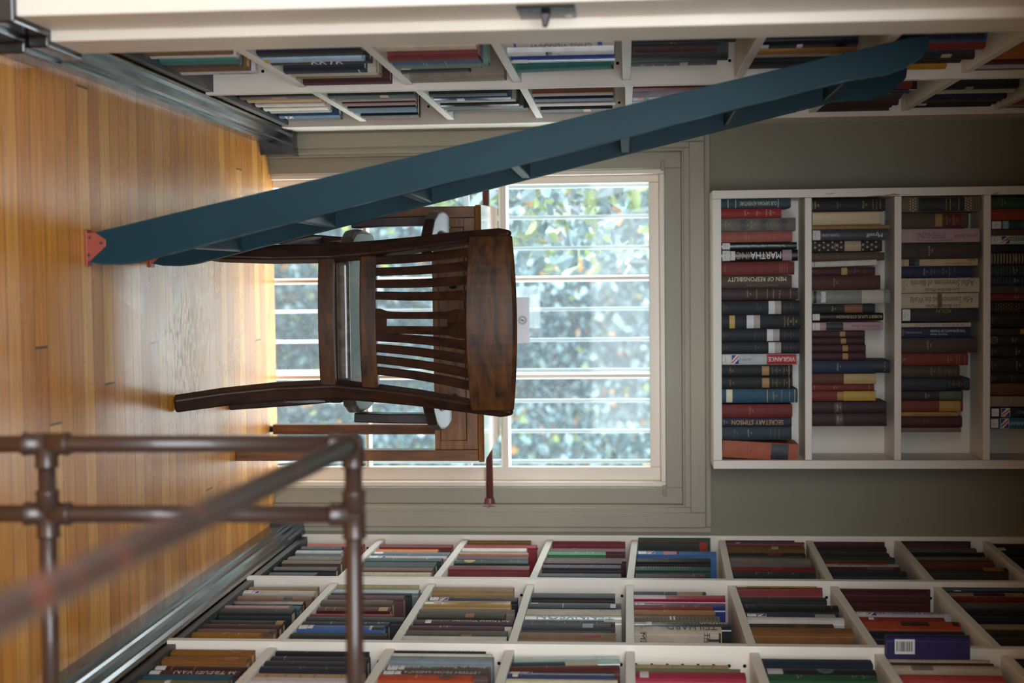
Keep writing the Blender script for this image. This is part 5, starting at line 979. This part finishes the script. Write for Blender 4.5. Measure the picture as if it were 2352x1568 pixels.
# lettering: all text shapes are made once, as flat meshes
def parse(ms): return [m.strip() for m in ms.split(';') if m.strip()]
texts = set()
for q in rows:
    for m in parse(q[8]):
        if m[0] in 'TH' and m[1] == ' ': texts.add(m[2:].split(',')[0])
        if m == 'cover': texts |= {'T', 'The', 'Mary'}
TX = {}; tmp = []
for s_ in sorted(texts):
    c = bpy.data.curves.new('lettering', 'FONT'); c.body = s_; c.size = 1; c.resolution_u = 2
    o = bpy.data.objects.new('lettering', c); COL.objects.link(o); tmp.append((s_, o, c))
bpy.context.view_layer.update(); dg = bpy.context.evaluated_depsgraph_get()
for s_, o, c in tmp:
    me = bpy.data.meshes.new_from_object(o.evaluated_get(dg))
    vs = [v.co.copy() for v in me.vertices]; fs = [tuple(p.vertices) for p in me.polygons]
    x0 = min(v.x for v in vs); x1 = max(v.x for v in vs); y0 = min(v.y for v in vs); y1 = max(v.y for v in vs)
    TX[s_] = ([((v.x-x0)/(x1-x0), (v.y-y0)/(y1-y0)) for v in vs], fs, (x1-x0), (y1-y0))
    bpy.data.meshes.remove(me); bpy.data.objects.remove(o); bpy.data.curves.remove(c)
rng = random.Random(11)
FLAGB, FLAGR, STK, BLK = ink('2c3f86'), ink('b2303a'), paint('sticker_white', 'd6d4d0', .5, .02, 10), ink('2a2a2a')
def make_book(q):
    side, k, pos, t, h, z0, hexc, label, ms = q; k = int(k); pos, t, h, z0 = map(float, (pos, t, h, z0))
    marks = parse(ms); gloss = 'gloss' in marks or 'glossy' in label or 'wrapped' in label; rev = 'pages' in marks
    d = {'B': .136, 'R': .150, 'L': .152}[side[0]]*rng.uniform(.95, 1.0)
    off = {'B': rng.uniform(.001, .009), 'R': rng.uniform(-.004, .006), 'L': rng.uniform(-.003, .004)}[side[0]]
    if 'jutting' in label: off = -.050
    if 'oversized' in label: off = -.010
    bul = min(.0045, .13*t); ct = min(.0028, t*.18)
    def arc(x): u = max(-1, min(1, 2*x/t)); return bul*u*u            # spine front, y = 0 at the middle
    # --- case: two boards and a rounded spine
    n = 8; outer = [(-t/2, d), (-t/2, bul+.010), (-t/2+.0012 if t > .012 else -t/2, bul+.007)]+[(-t/2+t*i/n, arc(-t/2+t*i/n)) for i in range(n+1)]+[(t/2-.0012 if t > .012 else t/2, bul+.007), (t/2, bul+.010), (t/2, d)]
    inner = [(t/2-ct, d), (t/2-ct, bul+.004), (-t/2+ct, bul+.004), (-t/2+ct, d)]
    mb = MB(); ol = len(outer)
    P = outer+inner; L = len(P)
    vs = [(x, y, 0) for x, y in P]+[(x, y, h) for x, y in P]
    fs = [(i, (i+1) % L, L+(i+1) % L, L+i) for i in range(L)]
    # caps: left board, spine, right board
    i0, i1, i2, i3 = ol, ol+1, ol+2, ol+3
    for s0, fl in ((0, False), (L, True)):
        for f in ((0, 1, i2, i3), tuple([1]+list(range(2, ol-2))+[ol-2, i1, i2]), (ol-2, ol-1, i0, i1)):
            f = tuple(s0+i for i in f); fs.append(f if fl else f[::-1])
    mb.add(vs, fs)
    root = mb.build('book', book_mat(hexc, gloss))
    sm = [abs(p.normal.z) < .5 for p in root.data.polygons]; 
    tag(root, label, 'book', {'B': 'books in the wall-hung bookcase', 'R': 'books in the railing-side bookcase', 'L': 'books in the ladder-side bookcase'}[side[0]])
    hp = .003 if h > .1 else .001
    pg = MB().box(-t/2+ct+.0003, t/2-ct-.0003, bul+.0045, d-.004, hp, h-hp).build('page_block', PAGES, root)
    # --- marks on the spine
    def flat(verts, faces, mat, name):          # verts (x, z) on the spine
        b = MB(); b.add([(x, arc(x)-.00035, z) for x, z in verts], faces); return b.build(name, mat, root)
    def patch(f0, f1, mat, name, w=.94, lift=0, xo=0):
        b = MB(); m = 8; vs = []
        for i in range(m+1):
            x = (-w/2+w*i/m)*t+xo*t; y = arc(x)-.0002-lift; vs += [(x, y, f0*h), (x, y, f1*h)]
        b.add(vs, [(2*i, 2*i+2, 2*i+3, 2*i+1) for i in range(m)]); return b.build(name, mat, root)
    def wrap(polys, name, mats, off):           # polys: (points (x, z), faces, material); cut into strips and laid round the spine
        b = MB()
        for pv, pf, mi in polys: b.add([(x, 0, z) for x, z in pv], pf, mi)
        o = b.build(name, mats, root); bm = bmesh.new(); bm.from_mesh(o.data)
        for i in range(-4, 5):
            bmesh.ops.bisect_plane(bm, geom=bm.verts[:]+bm.edges[:]+bm.faces[:], plane_co=(i*t/10, 0, 0), plane_no=(1, 0, 0))
        for v in bm.verts: v.co.y = arc(v.co.x)-off
        bm.to_mesh(o.data); bm.free(); return o
    strokes = {}
    for m in marks:
        a = m.split(); c0 = a[0]
        if c0 in ('gloss', 'pages'): continue
        if c0 == 'lean': continue
        if c0 == 'P': patch(float(a[1]), float(a[2]), ink(a[3]), 'spine_panel')
        elif c0 == 'B': patch(float(a[1])-.004, float(a[1])+.004, ink(a[2]), 'spine_band')
        elif c0 == 't': patch(float(a[1]), float(a[1])+.10, ink('a07a44'), 'spine_label', .8)
        elif c0 == 'S': patch(.015, .115, STK, 'sticker', .9, .0003); strokes.setdefault('404040', []).append((.065, .5))
        elif c0 == 's': patch(.015, .13, STK, 'sticker', .9, .0003)
        elif c0 == 's2': patch(.12, .18, STK, 'sticker', .8, .0003); strokes.setdefault('803038', []).append((.15, .4))
        elif c0 == 's3': patch(.02, .10, STK, 'sticker', .8, .0003); strokes.setdefault('404040', []).append((.06, .5))
        elif c0 == 'F':
            patch(.125, .225, STK, 'flag_sticker', .92, .0004)
            w = t*.42; g0, g1 = .130*h, .220*h
            wrap([([(-w, g0), (w*.25, g0), (-w, g0+(g1-g0)*.62)], [(0, 1, 2)], 0), ([(w, g1), (-w*.25, g1), (w, g1-(g1-g0)*.62)], [(0, 1, 2)], 0),
                  ([(w*.55, g0), (w*.9, g0), (-w*.55, g1), (-w*.9, g1)], [(0, 1, 2, 3)], 1)], 'flag_emblem', [FLAGB, FLAGR], .0010)
        elif c0 == 'M': strokes.setdefault(a[2], []).append((float(a[1]), .62))
        elif c0 == 'O':
            r = t*.42; zc = float(a[1])*h; vs = [(0, zc)]+[(r*math.cos(i*math.pi/12), zc+r*math.sin(i*math.pi/12)) for i in range(24)]
            wrap([(vs, [(0, i+1, (i+1) % 24+1) for i in range(24)], 0)], 'medallion', ink(a[2]), .0004)
            vs = []; 
            for i in range(24):
                for rr in (.72, .80): vs.append((r*rr*math.cos(i*math.pi/12), zc+r*rr*math.sin(i*math.pi/12)))
            b = MB(); b.add([(x, arc(x)-.0006, z) for x, z in vs], [(2*i, 2*i+1, (2*i+3) % 48, (2*i+2) % 48) for i in range(24)]); b.build('medallion_ring', ink('8a887c'), root)
        elif c0 == 'X' or c0 == 'dots':
            f0, f1, cc = (float(a[1]), float(a[2]), a[3]) if c0 == 'X' else (.02, .98, 'a08a7c')
            b = MB(); st = .0075 if c0 == 'X' else .013; nz = int((f1-f0)*h/st); nx = max(2, int(t*.9/st))
            for iz in range(nz):
                for ix in range(nx):
                    x = (-.45+.9*(ix+.5+(.25 if iz % 2 else -.25))/nx)*t; z = f0*h+st*(iz+.5); r = st*.30
                    b.add([(x+dx*r, arc(x)-.00045, z+dz*r) for dx, dz in ((1, 0), (.5, .8), (-.5, .8), (-1, 0), (-.5, -.8), (.5, -.8))], [tuple(range(6))])
            b.build('spine_pattern', ink(cc), root)
        elif c0 == 'stripes':
            b = MB(); nz = int(h/.009)
            for iz in range(nz):
                z = .009*iz+.002
                for i in range(6):
                    xa = (-.47+.94*i/6)*t; xb = (-.47+.94*(i+1)/6)*t
                    b.add([(xa, arc(xa)-.0003, z), (xb, arc(xb)-.0003, z), (xb, arc(xb)-.0003, z+.0042), (xa, arc(xa)-.0003, z+.0042)], [(0, 1, 2, 3)])
            b.build('spine_pattern', ink(a[1]), root)
        elif c0 == 'bar' and 'jutting' in label:     # barcode label on the back cover
            b = MB(); b.add([(t/2+.0004, y, z) for y, z in ((.007, .10*h), (.040, .10*h), (.040, .34*h), (.007, .34*h))], [(0, 1, 2, 3)]); b.build('barcode_sticker', STK, root)
            b = MB(); z = .12*h
            while z < .315*h:
                w = rng.choice((.0008, .0014, .0022)); b.add([(t/2+.0008, y, zz) for y, zz in ((.012, z), (.034, z), (.034, z+w), (.012, z+w))], [(0, 1, 2, 3)]); z += w+rng.choice((.001, .0018))
            b.build('barcode', BLK, root)
        elif c0 == 'bar':
            fz = .26
            patch(fz, fz+.22, STK, 'barcode_sticker', .6, .0003); b = MB(); z = fz*h+.004
            while z < (fz+.21)*h-.003:
                w = rng.choice((.0008, .0014, .0022)); b.add([(x, arc(x)-.0009, zz) for x, zz in ((-.22*t, z), (.22*t, z), (.22*t, z+w), (-.22*t, z+w))], [(0, 1, 2, 3)]); z += w+rng.choice((.001, .0018))
            b.build('barcode', BLK, root)
        elif c0 == 'cover':       # front cover facing the viewpoint
            b = MB()
            for s_, z_0, hh, wd in (('T', .845, .030, .036), ('The', .80, .013, .030), ('Mary', .045, .016, .050)):
                tv, tf, tw, th_ = TX[s_]; b.add([(t/2+.0004, .008+u*wd, z_0*h+v*hh) for u, v in tv], tf)
            b.build('cover_title', BLK, root); b = MB()
            for z_1 in (.115, .13, .795, .83, .965): b.add([(t/2+.0004, y, z_1*h+dz) for y, dz in ((.006, 0), (.1, 0), (.1, .0018), (.006, .0018))], [(0, 1, 2, 3)])
            b.build('cover_rules', ink('6a6058'), root)
        elif c0 in 'TH':
            f = m[2:].split(','); tv, tf, tw, th_ = TX[f[0]] if f[0] in TX else (None,)*4
            if c0 == 'T':
                f0, f1, sz = float(f[2]), float(f[3]), float(f[4]); xo = float(f[5]) if len(f) > 5 else 0
                H = sz*t; Wd = (f1-f0)*h
                vs = [((v-.5)*H+xo*t, f1*h-u*Wd) for u, v in tv]
            else:
                fc, sz = float(f[2]), float(f[3]); Wd = t*.78; H = min(sz*.085*h*1.2, Wd*th_/tw*2.2) if len(f[0]) > 2 else sz*.09*h
                if len(f[0]) <= 2: Wd = H*tw/th_*1.1
                vs = [((u-.5)*Wd, fc*h+(v-.5)*H) for u, v in tv]
            wrap([(vs, tf, 0)], 'title_lettering', ink(f[1]), .0006)
    for cc, lst in strokes.items():       # handwritten call numbers and titles too small to read
        b = MB()
        for fz, wd in lst:
            for r_i in range(2):
                z = fz*h+(.0042 if r_i == 0 else -.0042); x = -wd/2*t*(.35 if r_i == 0 else 1); xe = -x
                while x < xe-.0012:
                    w = rng.uniform(.0011, .0026); zz = z+rng.uniform(-.0009, .0009)
                    xm = min(x+w, xe); hh = rng.uniform(.0014, .0032)
                    b.add([(xa, arc(xa)-.0006, zb) for xa, zb in ((x, zz-hh), (x+.0007, zz-hh), (xm, zz+hh), (xm-.0007, zz+hh))], [(0, 1, 2, 3)])
                    if rng.random() < .6: b.add([(xa, arc(xa)-.0006, zb) for xa, zb in ((x, zz-.0003), (xm, zz-.0003), (xm, zz+.0004), (x, zz+.0004))], [(0, 1, 2, 3)])
                    x += w+.0008
        b.build('spine_lettering', ink(cc), root)
    # --- place
    lean = 0
    for m in marks:
        if m.startswith('lean'): lean = float(m.split()[1])
    ang = math.atan2(lean, h)
    rz = {'B': 0, 'R': -math.pi/2, 'L': math.pi/2}[side[0]]
    if side == 'B': loc = Vector((pos, 4.3785+off, z0))
    elif side[0] == 'R': loc = Vector((.8455+off, pos, z0))
    else: loc = Vector((-.4885-off, pos, z0))
    if rev:
        ax = {0: (0, d, 0)}[0]; loc = loc+Vector((0, d-.004, 0)); rz += math.pi
    Rm = Matrix.Rotation(rz, 4, 'Z') @ Matrix.Rotation(ang, 4, 'Y')
    lift = abs(math.sin(ang))*t/2
    if 'jutting' in label: loc.z += 0
    root.matrix_world = Matrix.Translation(loc+Vector((0, 0, lift+.0004))) @ Rm
    return root
for q in rows: make_book(q)
